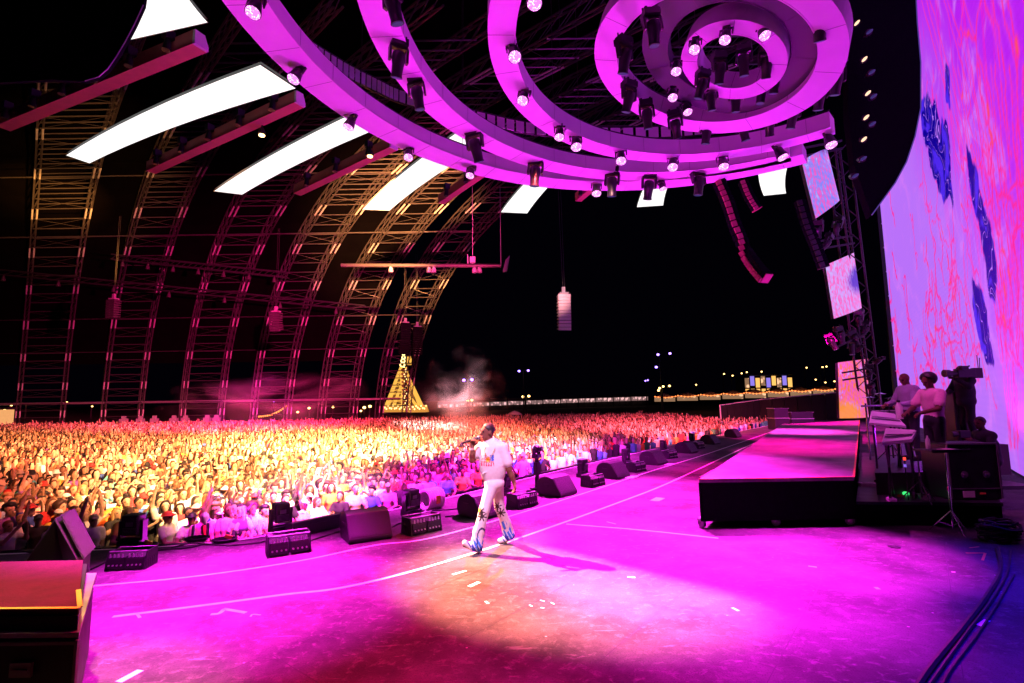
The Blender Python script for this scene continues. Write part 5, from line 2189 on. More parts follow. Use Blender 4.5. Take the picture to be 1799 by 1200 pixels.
g = empty('microphone', 'black handheld microphone held to the mouth of the performer', 'microphone', PL + p0)
m = MB()
m.tube([d * .03, d * .05, d * .16, d * .30], [.03, .026, .023, .019], 12)
m.build('handle', M_PLASTIC, g)
m = MB()
m.ell(d * .012, (.033, .033, .033), 12, 8)
m.build('grille_head', M_GREY, g)


# ---- band members and camera crew on the right
def stander(lo_arm, face, hips=.0, bulky=0.0, chest=None):
    """Returns a builder: person about 1.8 m, facing FACE (level), with each arm given as elbow and wrist, hand direction and palm."""
    Fh = unit((face[0], face[1], 0))
    S = np.array([-Fh[1], Fh[0], 0]) * -1          # the person's right-hand side seen along Fh
    W = lambda f, r, z: Fh * f + S * r + np.array([0, 0, z])

    def build(B):
        for r in (-1, 1):
            B.path([W(0, .09 * r, .93), W(.03, .10 * r, .5), W(-.02, .11 * r, .1)], [.10, .075, .06], 2)
            B.path([W(-.05, .11 * r, .05), W(.17, .12 * r, .04)], [.05, .042], 3, .02)
        B.ell(W(0, 0, .96), (.16 + bulky, .14 + bulky, .13), 2)
        B.path([W(-.02, 0, 1.0), W(-.01, 0, 1.2), W(.0, 0, 1.38)], [.145 + bulky, .15 + bulky, .155 + bulky], 1, .05)
        B.cap(W(0, -.15, 1.45), W(0, .15, 1.45), .085 + bulky * .5, None, 1, .05)
        for r, (el, wr, hd, pn, slv) in zip((-1, 1), lo_arm):
            sh, e, w = W(0, .18 * r, 1.44), W(*el), W(*wr)
            if slv == 'long':
                B.path([sh, e, w], [.075 + bulky * .5, .062, .05], 1, .03)
            else:
                mid = sh * .35 + e * .65
                B.path([sh, mid], [.082, .085], 1, .03)
                B.path([mid, e, w], [.05, .045, .032], 0, .02)
            hand(B, w, W(*hd), W(*pn), .55, 0, .2, True, 1.0, r)
        head(B, W(.05, 0, 1.67), face, W(0, 0, 1.48))
    return build, W


def crew_paint(shirt, trousers, skin, shoe=(.02, .02, .02), stripes=False):
    def f(V, G):
        C = np.tile(np.array(skin, float), (len(V), 1))
        C[G == 1], C[G == 2], C[G == 3] = shirt, trousers, shoe
        C[G == 4], C[G == 5] = (.015, .012, .012), np.array(skin) * .8
        return C
    return f


BOX = {'box': ((-.6, -.6, -.03), (.6, .6, 1.9)), 'k': .03}
band = []
# bald man in a lavender jacket, afro man in a pink t-shirt
b1, W1 = stander([((.12, -.26, 1.18), (.36, -.16, 1.15), (1, .2, -.2), (0, 0, -1), 'long'), ((.12, .26, 1.18), (.36, .16, 1.15), (1, -.2, -.2), (0, 0, -1), 'long')], (-.93, -.1, -.35), bulky=.02)
t1 = atd(1592, 658, 10.8)
person('person', 'bald bearded man in a pale lavender jacket standing at the keyboards', dict(BOX, build=b1), (t1.x, t1.y, t1.z - 1.77), .012, crew_paint((.42, .38, .55), (.03, .03, .05), (.22, .11, .075)),
       hair=None)
b2, W2 = stander([((.16, -.25, 1.17), (.40, -.14, 1.10), (1, .15, -.3), (0, 0, -1), 'short'), ((.16, .25, 1.17), (.40, .14, 1.10), (1, -.15, -.3), (0, 0, -1), 'short')], (-.9, -.15, -.45))
t2 = atd(1632, 654, 9.6)
person('person', 'man with a dark afro in a pink t-shirt bent over the keyboard', dict(BOX, build=b2), (t2.x, t2.y, t2.z - 1.84), .012, crew_paint((.75, .42, .55), (.02, .02, .03), (.13, .06, .04)),
       hair={'style': 'afro', 'c': W2(.03, 0, 1.67), 'face': (-.9, -.15, -.35), 's': .92})
b3, W3 = stander([((.14, -.24, 1.3), (.30, -.08, 1.50), (1, .3, .3), (0, 1, 0), 'long'), ((.18, .22, 1.2), (.30, .1, 1.2), (1, -.2, .2), (0, -1, 0), 'long')], (-1, -.12, 0), bulky=.03)
t3 = atd(1690, 643, 12.2)
o3 = Vector((t3.x, t3.y, t3.z - 1.8))
person('person', 'camera operator in dark clothes standing with a shoulder camera before the LED wall', dict(BOX, build=b3), o3, .014, crew_paint((.015, .015, .02), (.012, .012, .016), (.1, .05, .04)),
       hair={'style': 'cap', 'c': W3(.05, 0, 1.67), 'face': (-1, -.12, 0), 's': 1.0})
g = empty('shoulder_camera', 'black video camera with long lens on the standing operator shoulder', 'video camera', o3 + Vector((-.05, -.2, 1.62)))
m = MB()
m.box((-.08, 0, 0), (.42, .14, .2))
m.box((.2, 0, .0), (.2, .12, .24))
m.build('body', M_PLASTIC, g, bevel=.015)
m = MB()
m.tube([(-.28, 0, 0), (-.42, 0, 0), (-.44, 0, 0), (-.56, 0, 0)], [.06, .065, .085, .09], 14)
m.build('lens', M_PLASTIC, g)
m = MB()
m.box((-.2, -.12, .12), (.16, .1, .09))
m.bar((-.2, 0, .1), (.05, 0, .17), .03)
m.build('viewfinder', M_PLASTIC, g)
m = MB()
m.cyl((.25, .0, .1), (.25, 0, .42), .008, n=5)
m.cyl((.31, .03, .1), (.33, .03, .36), .008, n=5)
m.build('antenna', M_BLACK, g)


def crouch(B):
    B.path([(-.1, -.12, .42), (-.42, -.14, .48), (-.38, -.14, .1)], [.1, .08, .06], 2)
    B.path([(-.1, .12, .42), (-.36, .16, .1), (0, .16, .08)], [.1, .08, .06], 2)
    B.cap((-.38, -.14, .05), (-.55, -.14, .04), .05, .04, 3, .02)
    B.cap((0, .16, .05), (.08, .16, .1), .045, .04, 3, .02)
    B.path([(-.05, 0, .45), (-.1, 0, .7), (-.16, 0, .88)], [.16, .165, .16], 1, .05)
    B.cap((-.17, -.15, .93), (-.17, .15, .93), .09, None, 1, .05)
    for r in (-1, 1):
        B.path([(-.17, .19 * r, .92), (-.3, .22 * r, .7), (-.46, .08 * r, .82)], [.075, .06, .045], 1, .03)
        hand(B, (-.46, .08 * r, .82), (-1, -.2 * r, .3), (0, -r, 0), .6, 0, .2, True, 1.0, r)
    head(B, (-.22, 0, 1.16), (-1, -.15, -.1), (-.17, 0, .96))


t4 = atd(1722, 733, 10.4)
o4 = Vector((t4.x + .2, t4.y, t4.z - 1.28))
person('person', 'camera operator crouching low behind the black equipment case', {'box': ((-.75, -.5, -.03), (.4, .5, 1.4)), 'k': .03, 'build': crouch}, o4, .014, crew_paint((.02, .02, .03), (.015, .015, .02), (.1, .05, .04)),
       hair={'style': 'short', 'c': (-.22, 0, 1.16), 'face': (-1, -.15, -.1)})
g = empty('hand_camera', 'small black video camera held by the crouching operator', 'video camera', o4 + Vector((-.58, 0, .95)))
m = MB()
m.box((0, 0, 0), (.22, .12, .14))
m.build('body', M_PLASTIC, g, bevel=.01)
m = MB()
m.tube([(-.11, 0, 0), (-.22, 0, 0), (-.25, 0, 0)], [.05, .055, .07], 12)
m.build('lens', M_PLASTIC, g)

# band riser and its gear
RP = [atz(1504, 881, .40), atz(1762, 884, .40)]
yb = 15.5
c = Vector((RP[0].x, RP[0].y, 0))
far = [Vector((RP[1].x + 4.6, yb, .40)), Vector((RP[0].x + 4.4, yb, .40))]
g = empty('band_riser', 'low black band riser with keyboards behind the long riser deck', 'stage riser', c)
Q3 = [RP[0] - c, RP[1] - c, far[0] - c, far[1] - c]
m = MB()
m.prism(Q3, (0, 0, -.05), (0, 0, 0))
m.build('deck', M_CASE, g)
m = MB()
m.prism([q + Vector((0, .03, 0)) for q in Q3], (0, 0, -.395), (0, 0, -.054))
m.build('skirt', M_CLOTH, g)
# inner platform the band stands on
zt = t2.z - 1.84
pl = [Vector((RP[0].x + .75, RP[0].y + .55, 0)), Vector((RP[1].x + .35, RP[0].y + .55, 0)), Vector((RP[1].x + 4.0, yb - .3, 0)), Vector((RP[0].x + 4.6, yb - .3, 0))]
m = MB()
m.prism([p - c for p in pl], (0, 0, .402), (0, 0, zt - .002))
m.build('upper_platform', M_BLACK, g)


def keyboard(lab, quad, y, thick):
    P = [atd(u, v, yy) for (u, v), yy in zip(quad, y)]
    cc = sum(P, Vector()) / 4
    g = empty('keyboard', lab, 'keyboard', cc, 0, 'keyboards on the band riser')
    Q = [p - cc for p in P]
    m = MB()
    m.prism(Q, (0, 0, -thick), (0, 0, 0))
    m.build('body', M_WHITE, g, bevel=.008)
    nrm = (Q[1] - Q[0]).cross(Q[3] - Q[0]).normalized()
    if nrm.z < 0:
        nrm = -nrm
    m = MB()
    lp = lambda s, t: Q[0].lerp(Q[1], s).lerp(Q[3].lerp(Q[2], s), t) + nrm * .004
    m.add([lp(.05, .3), lp(.95, .3), lp(.95, .42), lp(.05, .42)], [(0, 1, 2, 3)])
    m.build('control_panel', M_PLASTIC, g)
    key = MB()
    for i in range(22):
        s0, s1 = .05 + .9 * i / 22 + .003, .05 + .9 * (i + 1) / 22 - .003
        key.prism([lp(s0, .5), lp(s1, .5), lp(s1, .95), lp(s0, .95)], (0, 0, 0), nrm * .012)
    tag(key.build('keys', M_WHITE, g), kind='stuff')
    m = MB()
    zf = .4 if y[0] < 9.5 else .4
    for s in (.12, .88):
        a, b = lp(s, .2) - nrm * (thick + .004), lp(s, .85) - nrm * (thick + .004)
        m.bar(a, Vector((b.x, b.y, zf - cc.z + .02)), .035)
        m.bar(b, Vector((a.x, a.y, zf - cc.z + .02)), .035)
    m.build('stand', M_PLASTIC, g)
    return g


keyboard('upper white keyboard tilted in front of the bald man', ((1527, 742), (1592, 748), (1572, 727), (1530, 722)), (10.0, 10.1, 10.7, 10.6), .05)
keyboard('lower white keyboard tilted in front of the pink shirted man', ((1549, 777), (1602, 771), (1610, 756), (1556, 752)), (9.0, 9.1, 9.5, 9.4), .06)


def mic_stand(lab, u, v0, y, z0, tripod=True, steel=False, grp='stands on the band riser'):
    top = atd(u, v0, y)
    g = empty('instrument_stand', lab, 'stand', (top.x, top.y, z0), 0, grp)
    H = top.z - z0
    mt = M_STEEL if steel else M_PLASTIC
    m = MB()
    m.tube([(0, 0, .08), (0, 0, H * .55), (0, 0, H * .552), (0, 0, H)], [.016, .016, .011, .010], 8)
    m.cyl((0, 0, H * .53), (0, 0, H * .58), .024, n=8)
    m.build('pole', mt, g)
    for k in range(3):
        a = k * 2.094 + .3
        m = MB()
        m.tube([(0, 0, .36), (.14 * math.cos(a), .14 * math.sin(a), .20), (.3 * math.cos(a), .3 * math.sin(a), .015)], .011, 6)
        m.bar((0, 0, .12), (.17 * math.cos(a), .17 * math.sin(a), .16), .014)
        m.build('leg', mt, g)
    return g, H


g, H = mic_stand('chrome tripod stand in front of the black equipment case', 1660, 795, 8.55, 0.0, steel=True)
tp = atd(1666, 793, 8.55)
g = empty('tray_table', 'small dark tray with papers and bottle carried by the chrome tripod stand', 'tray', tp)
m = MB()
m.box((.0, .15, .0), (.62, .42, .03))
m.bar((-.31, -.06, .02), (.31, -.06, .02), .015, .03)
m.build('top', M_CASE, g)
pg = tag(MB().box((0, 0, .004), (.22, .15, .008), Matrix.Rotation(.3, 3, 'Z')).build('paper_sheet', mat('pink_paper', (.7, .4, .45), .7), None, tp + Vector((.05, .1, .0195))), 'crumpled pink paper lying on the tray of the tripod stand', 'paper sheet')
m = MB()
m.tube([(0, 0, 0), (0, 0, .15), (0, 0, .19), (0, 0, .22)], [.033, .033, .014, .013], 10)
tag(m.build('bottle', M_WHITE, None, tp + Vector((-.1, .28, .0165))), 'small bottle standing on the tray of the tripod stand', 'bottle')
mic_stand('black boom stand reaching above the pink shirted man', 1648, 695, 10.8, zt)
mic_stand('black stand with microphone in front of the bald man', 1560, 700, 11.2, zt)
mic_stand('black stand among the pedals under the lower keyboard', 1612, 800, 9.0, .40)

# black equipment case, right of the tray
p0, p1 = atz(1690, 880, .40), atz(1758, 880, .40)
w = p1.x - p0.x + .25
g = empty('equipment_case', 'tall black equipment case with two recessed latches at the right end of the riser', 'flight case', ((p0.x + p1.x) / 2, p0.y + .35, .402))
h = atd(1725, 782, 8.9).z - .40
m = MB()
m.box((0, 0, h / 2), (w, .6, h))
b = m.build('body', M_CASE, g, bevel=.02)
for sx in (-.18, .2):
    m = MB()
    m.cyl((sx, -.302, h * .45), (sx, -.312, h * .45), .06, n=14)
    m.bar((sx - .03, -.318, h * .45), (sx + .03, -.318, h * .45), .015)
    m.build('latch', M_GREY, g)
m = MB()
for sx in (-w / 2, w / 2):
    m.bar((sx, -.3, .02), (sx, -.3, h - .02), .025)
m.bar((-w / 2, -.3, h), (w / 2, -.3, h), .025)
m.bar((-w / 2, -.303, h * .2), (w / 2, -.303, h * .2), .015)
m.build('edge_rail', M_GREY, g)
m = MB()
m.box((-.14, -.306, .1), (.2, .008, .11))
m.build('paper_label', M_WHITE, g)
m = MB()
m.box((.1, -.306, .11), (.1, .008, .03))
m.build('tape_mark', M_OTAPE, g)
# speaker cabinet by the operator
p = atd(1680, 735, 12.6)
g = empty('speaker_cabinet', 'black speaker cabinet standing beside the standing camera operator', 'speaker cabinet', (p.x, p.y, .402))
h = atd(1680, 688, 12.6).z - .402
m = MB()
m.box((0, 0, h / 2), (.5, .55, h))
m.build('cabinet', M_CASE, g, bevel=.02)
m = MB()
m.box((0, -.28, h * .7), (.42, .012, h * .5))
m.build('grille', M_GRILLE, g)
# platform for the standing operator
m = MB()
m.box((0, 0, (o3.z - .402) / 2), (.9, .9, o3.z - .402 - .004))
tag(m.build('operator_platform', M_CASE, None, (o3.x, o3.y, .402)), 'black box platform under the standing camera operator', 'platform')
m = MB()
m.box((0, 0, (o4.z - .402) / 2), (1.0, .8, o4.z - .402 - .004))
tag(m.build('operator_platform', M_CASE, None, (o4.x - .15, o4.y, .402)), 'black box platform under the crouching camera operator', 'platform')

# pedals and small lit things on the riser
for i, (u, v, mt, sz, lab) in enumerate([(1566, 879, M_WHITE, (.11, .16, .05), 'pale pedal at the front edge of the band riser'), (1590, 868, G_GREEN, (.08, .1, .04), 'green lit pedal under the lower keyboard'),
                                         (1583, 873, M_OTAPE, (.05, .1, .04), 'orange pedal beside the green lit one'), (1525, 853, M_GREY, (.3, .18, .06), 'grey pedal board at the left end of the band riser'),
                                         (1545, 850, M_STEEL, (.12, .12, .08), 'chrome pedal beside the grey pedal board'), (1630, 853, M_WHITE, (.3, .1, .03), 'pale flat strip lying behind the tripod stand'),
                                         (1624, 876, M_GREY, (.14, .12, .09), 'small grey box below the tray')]):
    p = atz(u, v, .41)
    m = MB()
    m.box((0, 0, sz[2] / 2), sz, Matrix.Rotation(.4 * (i % 3) - .3, 3, 'Z'))
    m.box((0, 0, sz[2] + .006), (sz[0] * .6, sz[1] * .5, .012), Matrix.Rotation(.4 * (i % 3) - .3, 3, 'Z'))
    tag(m.build('effect_pedal', mt, None, (p.x, p.y, .402)), lab, 'pedal', 'pedals on the band riser')
for u, v, mt, lab in ((1589, 806, G_RED, 'tiny red indicator lamp on a stand under the lower keyboard'), (1590, 818, glow('faint_violet', (.3, .15, 1), .8), 'tiny violet indicator lamp below the red one')):
    p = atd(u, v, 9.2)
    m = MB()
    m.box((0, 0, 0), (.03, .03, .05))
    o = tag(m.build('indicator_lamp', mt, None, p), lab, 'indicator lamp')
    m = MB()
    m.cyl((0, 0, -.03), (0, 0, .404 - p.z), .01, n=6)
    m.build('post', M_PLASTIC, o)
# percussion rig: rack of small chrome drums and cymbals before the bald man
p = atd(1548, 708, 11.6)
g = empty('percussion_rack', 'chrome percussion rack of small cymbals and drums beside the lowest side screen', 'percussion', (p.x, p.y, zt))
hh = p.z - zt
m = MB()
for sx in (-.35, .35):
    m.cyl((sx, 0, 0), (sx, 0, hh), .02, n=8)
m.cyl((-.45, 0, hh * .95), (.45, 0, hh * .95), .02, n=8)
m.build('frame', M_STEEL, g)
for i, (x, dz, r) in enumerate(((-.32, .12, .16), (-.08, .2, .13), (.2, .1, .17), (.38, .22, .12))):
    m = MB()
    m.tube([(x, -.1, hh + dz), (x, -.1, hh + dz + .012), (x, -.1, hh + dz + .03)], [r, r * .5, .02], 16)
    m.cyl((x, -.1, hh * .95), (x, -.1, hh + dz), .008, n=5)
    o = m.build('cymbal', M_STEEL, g)
for i, (x, r) in enumerate(((-.22, .13), (.08, .12), (.33, .11))):
    m = MB()
    m.cyl((x, -.22, hh * .72), (x, -.22, hh * .72 + .18), r, n=16)
    o = m.build('drum', M_GREY, g)
    m = MB()
    m.cyl((x, -.22, hh * .72 + .18), (x, -.22, hh * .72 + .19), r * 1.03, n=16)
    m.build('drum_skin', M_WHITE, o)
p = atd(1580, 725, 9.9)
g = empty('spray_bottle', 'tall white bottle standing on the upper keyboard', 'bottle', p)
m = MB()
m.tube([(0, 0, -.12), (0, 0, .12), (0, 0, .16), (0, 0, .2)], [.06, .06, .03, .028], 12)
m.build('body', M_WHITE, g)
m = MB()
m.cyl((0, 0, .2), (0, 0, .235), .032, n=10)
m.build('cap', M_PLASTIC, g)

# ------------------------------------------------------------------ the crowd: the three hundred nearest one by one
CB = {'box': ((-.55, -.75, -.02), (.55, .4, 2.25))}
HC = np.array([0, -.02, 1.60])


def crowd_build(pose, wide=1.0, female=False):
    def f(B):
        for r in (-1, 1):
            B.path([(.085 * r, 0, .88), (.09 * r, -.02, .47), (.1 * r, .02, .1)], [.09, .068, .05], 2)
            B.cap((.1 * r, .03, .045), (.12 * r, -.15, .04), .045, .038, 3, .02)
        B.ell((0, 0, .92), (.155 * wide, .125, .12), 2)
        B.path([(0, .0, .98), (0, .0, 1.15), (0, -.005, 1.32)], [.125 * wide, .125 * wide, .135 * wide], 1, .06)
        if female:
            B.cap((-.06, -.09, 1.25), (.06, -.09, 1.25), .06, None, 1, .04)
        B.cap((-.14 * wide, 0, 1.39), (.14 * wide, 0, 1.39), .065, None, 1, .05)
        head(B, HC, (0, -1, .05), (0, .005, 1.42))
        A = {'down': [(.2, .02, 1.1), (.16, -.14, .92)], 'up': [(.3, -.06, 1.58), (.24, -.16, 1.86)], 'high': [(.24, -.02, 1.66), (.2, -.1, 1.95)],
             'clap': [(.26, -.12, 1.2), (.06, -.33, 1.38)], 'phone': [(.24, -.2, 1.3), (.08, -.38, 1.62)], 'lean': [(.25, -.16, 1.12), (.12, -.42, 1.09)]}
        for r, nm in zip((-1, 1), pose):
            e, w = [np.array(q) * np.array([r, 1, 1]) for q in A[nm]]
            s = np.array([.175 * r * wide, 0, 1.385])
            B.path([s, s * .45 + e * .55], [.065, .068], 1, .03)
            B.path([s * .45 + e * .55, e, w], [.05, .042, .032], 0, .02)
            hd = unit(w - e) if nm != 'lean' else np.array([-.5 * r, -.8, -.1])
            hand(B, w, hd, (0, -1, 0) if nm in ('up', 'high', 'down') else (-r, 0, 0), .35, 0, .3, False, 1.0, -r)
    return f


def crowd_paint(V, G):
    C = np.zeros((len(V), 3))
    C[G == 1, 0] = 1
    C[G == 2, 1] = 1
    C[(G == 3) | (G == 4), 2] = 1
    return C


POSES = [(('lean', 'lean'), 'leaning forward'), (('down', 'up'), 'one arm raised'), (('up', 'up'), 'both arms raised'), (('clap', 'clap'), 'hands clasped'),
         (('down', 'down'), 'arms down'), (('phone', 'phone'), 'hands at face'), (('high', 'down'), 'one hand high'), (('up', 'clap'), 'one arm folded')]
crowd_me = []
for k, (ps, _) in enumerate(POSES):
    B = Body(CB['box'][0], CB['box'][1], .027, .03)
    crowd_build(ps, 1.08 if k % 2 else .96, k % 2 == 0)(B)
    V, Q, G = B.surface()
    crowd_me.append(quads_mesh('person', V, Q, crowd_paint(V, G), M_CROWD))
HAIRS = [('long', 'long {} hair'), ('short', 'short {} hair'), ('bun', '{} hair bun'), ('curly', 'curly {} hair'), ('cap', '{} cap'), ('bucket', '{} bucket hat'), ('afro', '{} afro')]
hair_me = {st: hair_mesh('hat' if st in ('cap', 'bucket') else 'hair', st, HC, (0, -1, .05), .022) for st, _ in HAIRS}
HCOL = [('black', (.012, .01, .01)), ('dark brown', (.04, .02, .012)), ('brown', (.10, .05, .025)), ('blond', (.42, .27, .11)), ('reddish', (.2, .06, .02))]
HATCOL = [('white', (.75, .74, .72)), ('black', (.015, .015, .015)), ('red', (.5, .03, .03)), ('beige', (.5, .4, .27))]
SHIRTS = [('white', (.78, .76, .74), 5), ('black', (.02, .02, .022), 5), ('pale grey', (.5, .5, .5), 2), ('red', (.55, .03, .04), 2), ('orange', (.8, .28, .05), 2), ('yellow', (.8, .6, .08), 1.5), ('blue', (.05, .12, .45), 2),
          ('pale blue', (.35, .5, .7), 1.5), ('green', (.06, .3, .1), 1), ('pink', (.8, .35, .45), 2), ('purple', (.25, .08, .4), 1), ('beige', (.62, .5, .36), 2.5), ('brown', (.2, .1, .05), 1), ('turquoise', (.1, .5, .5), 1)]
sw = np.array([s[2] for s in SHIRTS])
sw /= sw.sum()

gx, gy = np.meshgrid(np.arange(-78, 46, .44), np.arange(6, 70, .47))
gx = gx + (np.arange(gx.shape[0])[:, None] % 2) * .28
P = np.stack([gx.ravel(), gy.ravel()], 1) + RNG.uniform(-.15, .15, (gx.size, 2))
a, b = EDGE_NP[:-1], EDGE_NP[1:]
ab = b - a
t = np.clip(((P[:, None] - a) * ab).sum(-1) / (ab ** 2).sum(-1), 0, 1)
dv = P[:, None] - (a + ab * t[..., None])
dist = np.hypot(dv[..., 0], dv[..., 1])
ii = dist.argmin(1)
dd = dist[np.arange(len(P)), ii]
cr = ab[ii, 0] * (P - a[ii])[:, 1] - ab[ii, 1] * (P - a[ii])[:, 0]
dd = np.where(cr > 0, dd, -dd)
ratio = P[:, 0] / P[:, 1]
ok = (dd > 3.25) & (ratio > -1.12) & (ratio < .62)
# the pack thins at its far edge, and ends before the dark hoarding and the open way in front of it
lim = np.where(P[:, 0] < -22, 62, np.where(P[:, 0] < 6, 62 + (P[:, 0] + 22) * .2, 68))
ok &= P[:, 1] < lim + RNG.uniform(-4, 2, len(P))
ok &= ~((P[:, 0] > 20) & (P[:, 1] > 50)) & (RNG.random(len(P)) > .05)
P, dd = P[ok], dd[ok]
# a first row shoulder to shoulder against the barrier
fr = offset_curve(2.78)
first_row = []
for p, q in zip(fr[:-1], fr[1:]):
    n_ = max(1, int((q - p).length / .55))
    for k in range(n_):
        c = p.lerp(q, (k + .5 + RNG.uniform(-.2, .2)) / n_)
        if -1.12 < c.x / c.y < .5 and c.y > 6:
            first_row.append((c.x, c.y))
P = np.concatenate([np.array(first_row), P])
dd = np.concatenate([np.full(len(first_row), 2.78), dd])


def pixel_u(x, y, z):
    Y, Z = (z - CZ) * math.cos(PITCH) - y * math.sin(PITCH), y * math.cos(PITCH) + (z - CZ) * math.sin(PITCH)
    return 899.5 + FPX * (x * math.cos(ROLL) - Y * math.sin(ROLL)) / Z


order = np.argsort(np.hypot(P[:, 0], P[:, 1]))
P, dd = P[order], dd[order]
us = pixel_u(P[:, 0], P[:, 1], -.1)
seen = (us > 2) & (us < 1797)
near_i = np.where(seen)[0][:298]
is_near = np.zeros(len(P), bool)
is_near[near_i] = True
LAND.sort()
labels_used = set()
for j in near_i:
    x, y = P[j]
    u = us[j]
    land = min(LAND, key=lambda L: abs(L[0] - u))[0]
    lm = {231: 'the closest effects unit', 506: 'the light batten', 642: 'the closest floor monitor', 741: 'the hose roll', 846: 'the performer', 918: 'the performer',
          978: 'the camera post', 1042: 'the paper sheets'}.get(land, 'the farther monitors')
    row = 'front row' if dd[j] < 2.9 else ('behind front row' if dd[j] < 4.2 else ('mid rows' if dd[j] < 6 else ('deep in crowd')))
    for tries in range(400):
        pk = (0 if RNG.random() < .6 else int(RNG.integers(0, len(POSES)))) if dd[j] < 2.9 else int(RNG.choice(len(POSES), p=[0, .1, .06, .26, .3, .15, .06, .07]))
        hk = int(RNG.choice(len(HAIRS), p=[.34, .28, .1, .1, .09, .05, .04]))
        sk = int(RNG.choice(len(SHIRTS), p=sw))
        st, hn = HAIRS[hk]
        cn, hc = HATCOL[int(RNG.integers(0, 4))] if st in ('cap', 'bucket') else HCOL[int(RNG.choice(5, p=[.4, .25, .18, .12, .05]))]
        lab = f'{SHIRTS[sk][0]} shirt, {hn.format(cn)}, {POSES[pk][1]}, {row} beyond {lm}'
        if lab not in labels_used and len(lab.split()) <= 16:
            break
    labels_used.add(lab)
    s = RNG.uniform(.93, 1.05)
    tx, ty = -.5 - x + RNG.normal() * 1.5, 8 - y
    rz = math.atan2(ty, tx) + math.pi / 2 + RNG.normal() * .25
    o = put('person', crowd_me[pk], None, (x, y, -1.65), (0, 0, rz), (s, s, s))
    o.color = (*SHIRTS[sk][1], 1)
    tag(o, lab, 'person', 'people in the front of the crowd')
    h_ = put('hat' if st in ('cap', 'bucket') else 'hair', hair_me[st], o)
    h_.color = (*hc, 1)


# the rest of the crowd as one mass of simple figures
def figure(variant, far=False):
    vs, fs, gs = [], [], []

    def loft(rings, n, grp, cx=0, cy=0):
        b = len(vs)
        for (z, rx, ry, ox, oy) in rings:
            for k in range(n):
                a = 2 * math.pi * k / n
                vs.append((cx + ox + rx * math.cos(a), cy + oy + ry * math.sin(a), z))
                gs.append(grp)
        for i in range(len(rings) - 1):
            for k in range(n):
                k2 = (k + 1) % n
                fs.append((b + i * n + k, b + i * n + k2, b + (i + 1) * n + k2, b + (i + 1) * n + k))

    def limb(pts, rs, n, grp):
        b = len(vs)
        for p, r in zip(pts, rs):
            for k in range(n):
                a = 2 * math.pi * k / n
                vs.append((p[0] + r * math.cos(a), p[1] + r * math.sin(a) * .7, p[2] + r * math.sin(a) * .7))
                gs.append(grp)
        for i in range(len(pts) - 1):
            for k in range(n):
                k2 = (k + 1) % n
                fs.append((b + i * n + k, b + i * n + k2, b + (i + 1) * n + k2, b + (i + 1) * n + k))
    if far:
        loft([(.5, .13, .1, 0, 0), (1.2, .17, .12, 0, 0), (1.38, .2, .1, 0, 0), (1.45, .06, .06, 0, 0)], 5, 1)
        loft([(1.44, .05, .06, 0, -.02), (1.57, .08, .095, 0, -.02), (1.72, .05, .06, 0, -.01)], 5, 0)
        loft([(1.42 if variant % 3 == 0 else 1.58, .085, .06, 0, .06), (1.66, .094, .1, 0, .016), (1.75, .04, .05, 0, .01)], 5, 4 if variant == 5 else 3)
        if variant == 3:
            limb([(.18, 0, 1.36), (.27, -.1, 1.6), (.23, -.18, 1.95)], [.06, .045, .035], 3, 0)
        return np.array(vs, np.float32), np.array(fs, np.int32), np.array(gs)
    loft([(0, .12, .1, 0, 0), (.9, .16, .12, 0, 0)], 6, 2)
    loft([(.88, .16, .12, 0, 0), (1.2, .16, .12, 0, 0), (1.36, .21, .11, 0, 0), (1.44, .1, .07, 0, 0)], 7, 1)
    loft([(1.41, .05, .05, 0, 0), (1.5, .055, .07, 0, -.03), (1.57, .075, .095, 0, -.02), (1.65, .078, .1, 0, -.015), (1.72, .05, .06, 0, 0)], 7, 0)
    if variant % 3 == 0:
        loft([(1.38, .085, .05, 0, .075), (1.55, .095, .075, 0, .045), (1.66, .094, .1, 0, .02), (1.75, .05, .06, 0, .01)], 7, 3)
    elif variant % 3 == 1:
        loft([(1.57, .082, .07, 0, .035), (1.67, .086, .1, 0, .012), (1.75, .05, .06, 0, .005)], 7, 3)
    else:
        loft([(1.64, .13, .15, 0, -.03), (1.67, .09, .11, 0, 0), (1.76, .06, .07, 0, 0)], 7, 4)
    for r in (-1, 1):
        up = variant == 3 and r == 1
        if up:
            limb([(.18 * r, 0, 1.36), (.3 * r, -.06, 1.55)], [.06, .05], 4, 1)
            limb([(.3 * r, -.06, 1.55), (.24 * r, -.16, 1.8), (.23 * r, -.18, 1.97)], [.04, .03, .035], 4, 0)
        else:
            limb([(.19 * r, 0, 1.36), (.25 * r, -.02, 1.1)], [.06, .055], 4, 1)
            limb([(.25 * r, -.02, 1.1), (.12 * r, -.24, 1.15 + .1 * (variant % 2))], [.042, .035], 4, 0)
    return np.array(vs, np.float32), np.array(fs, np.int32), np.array(gs)


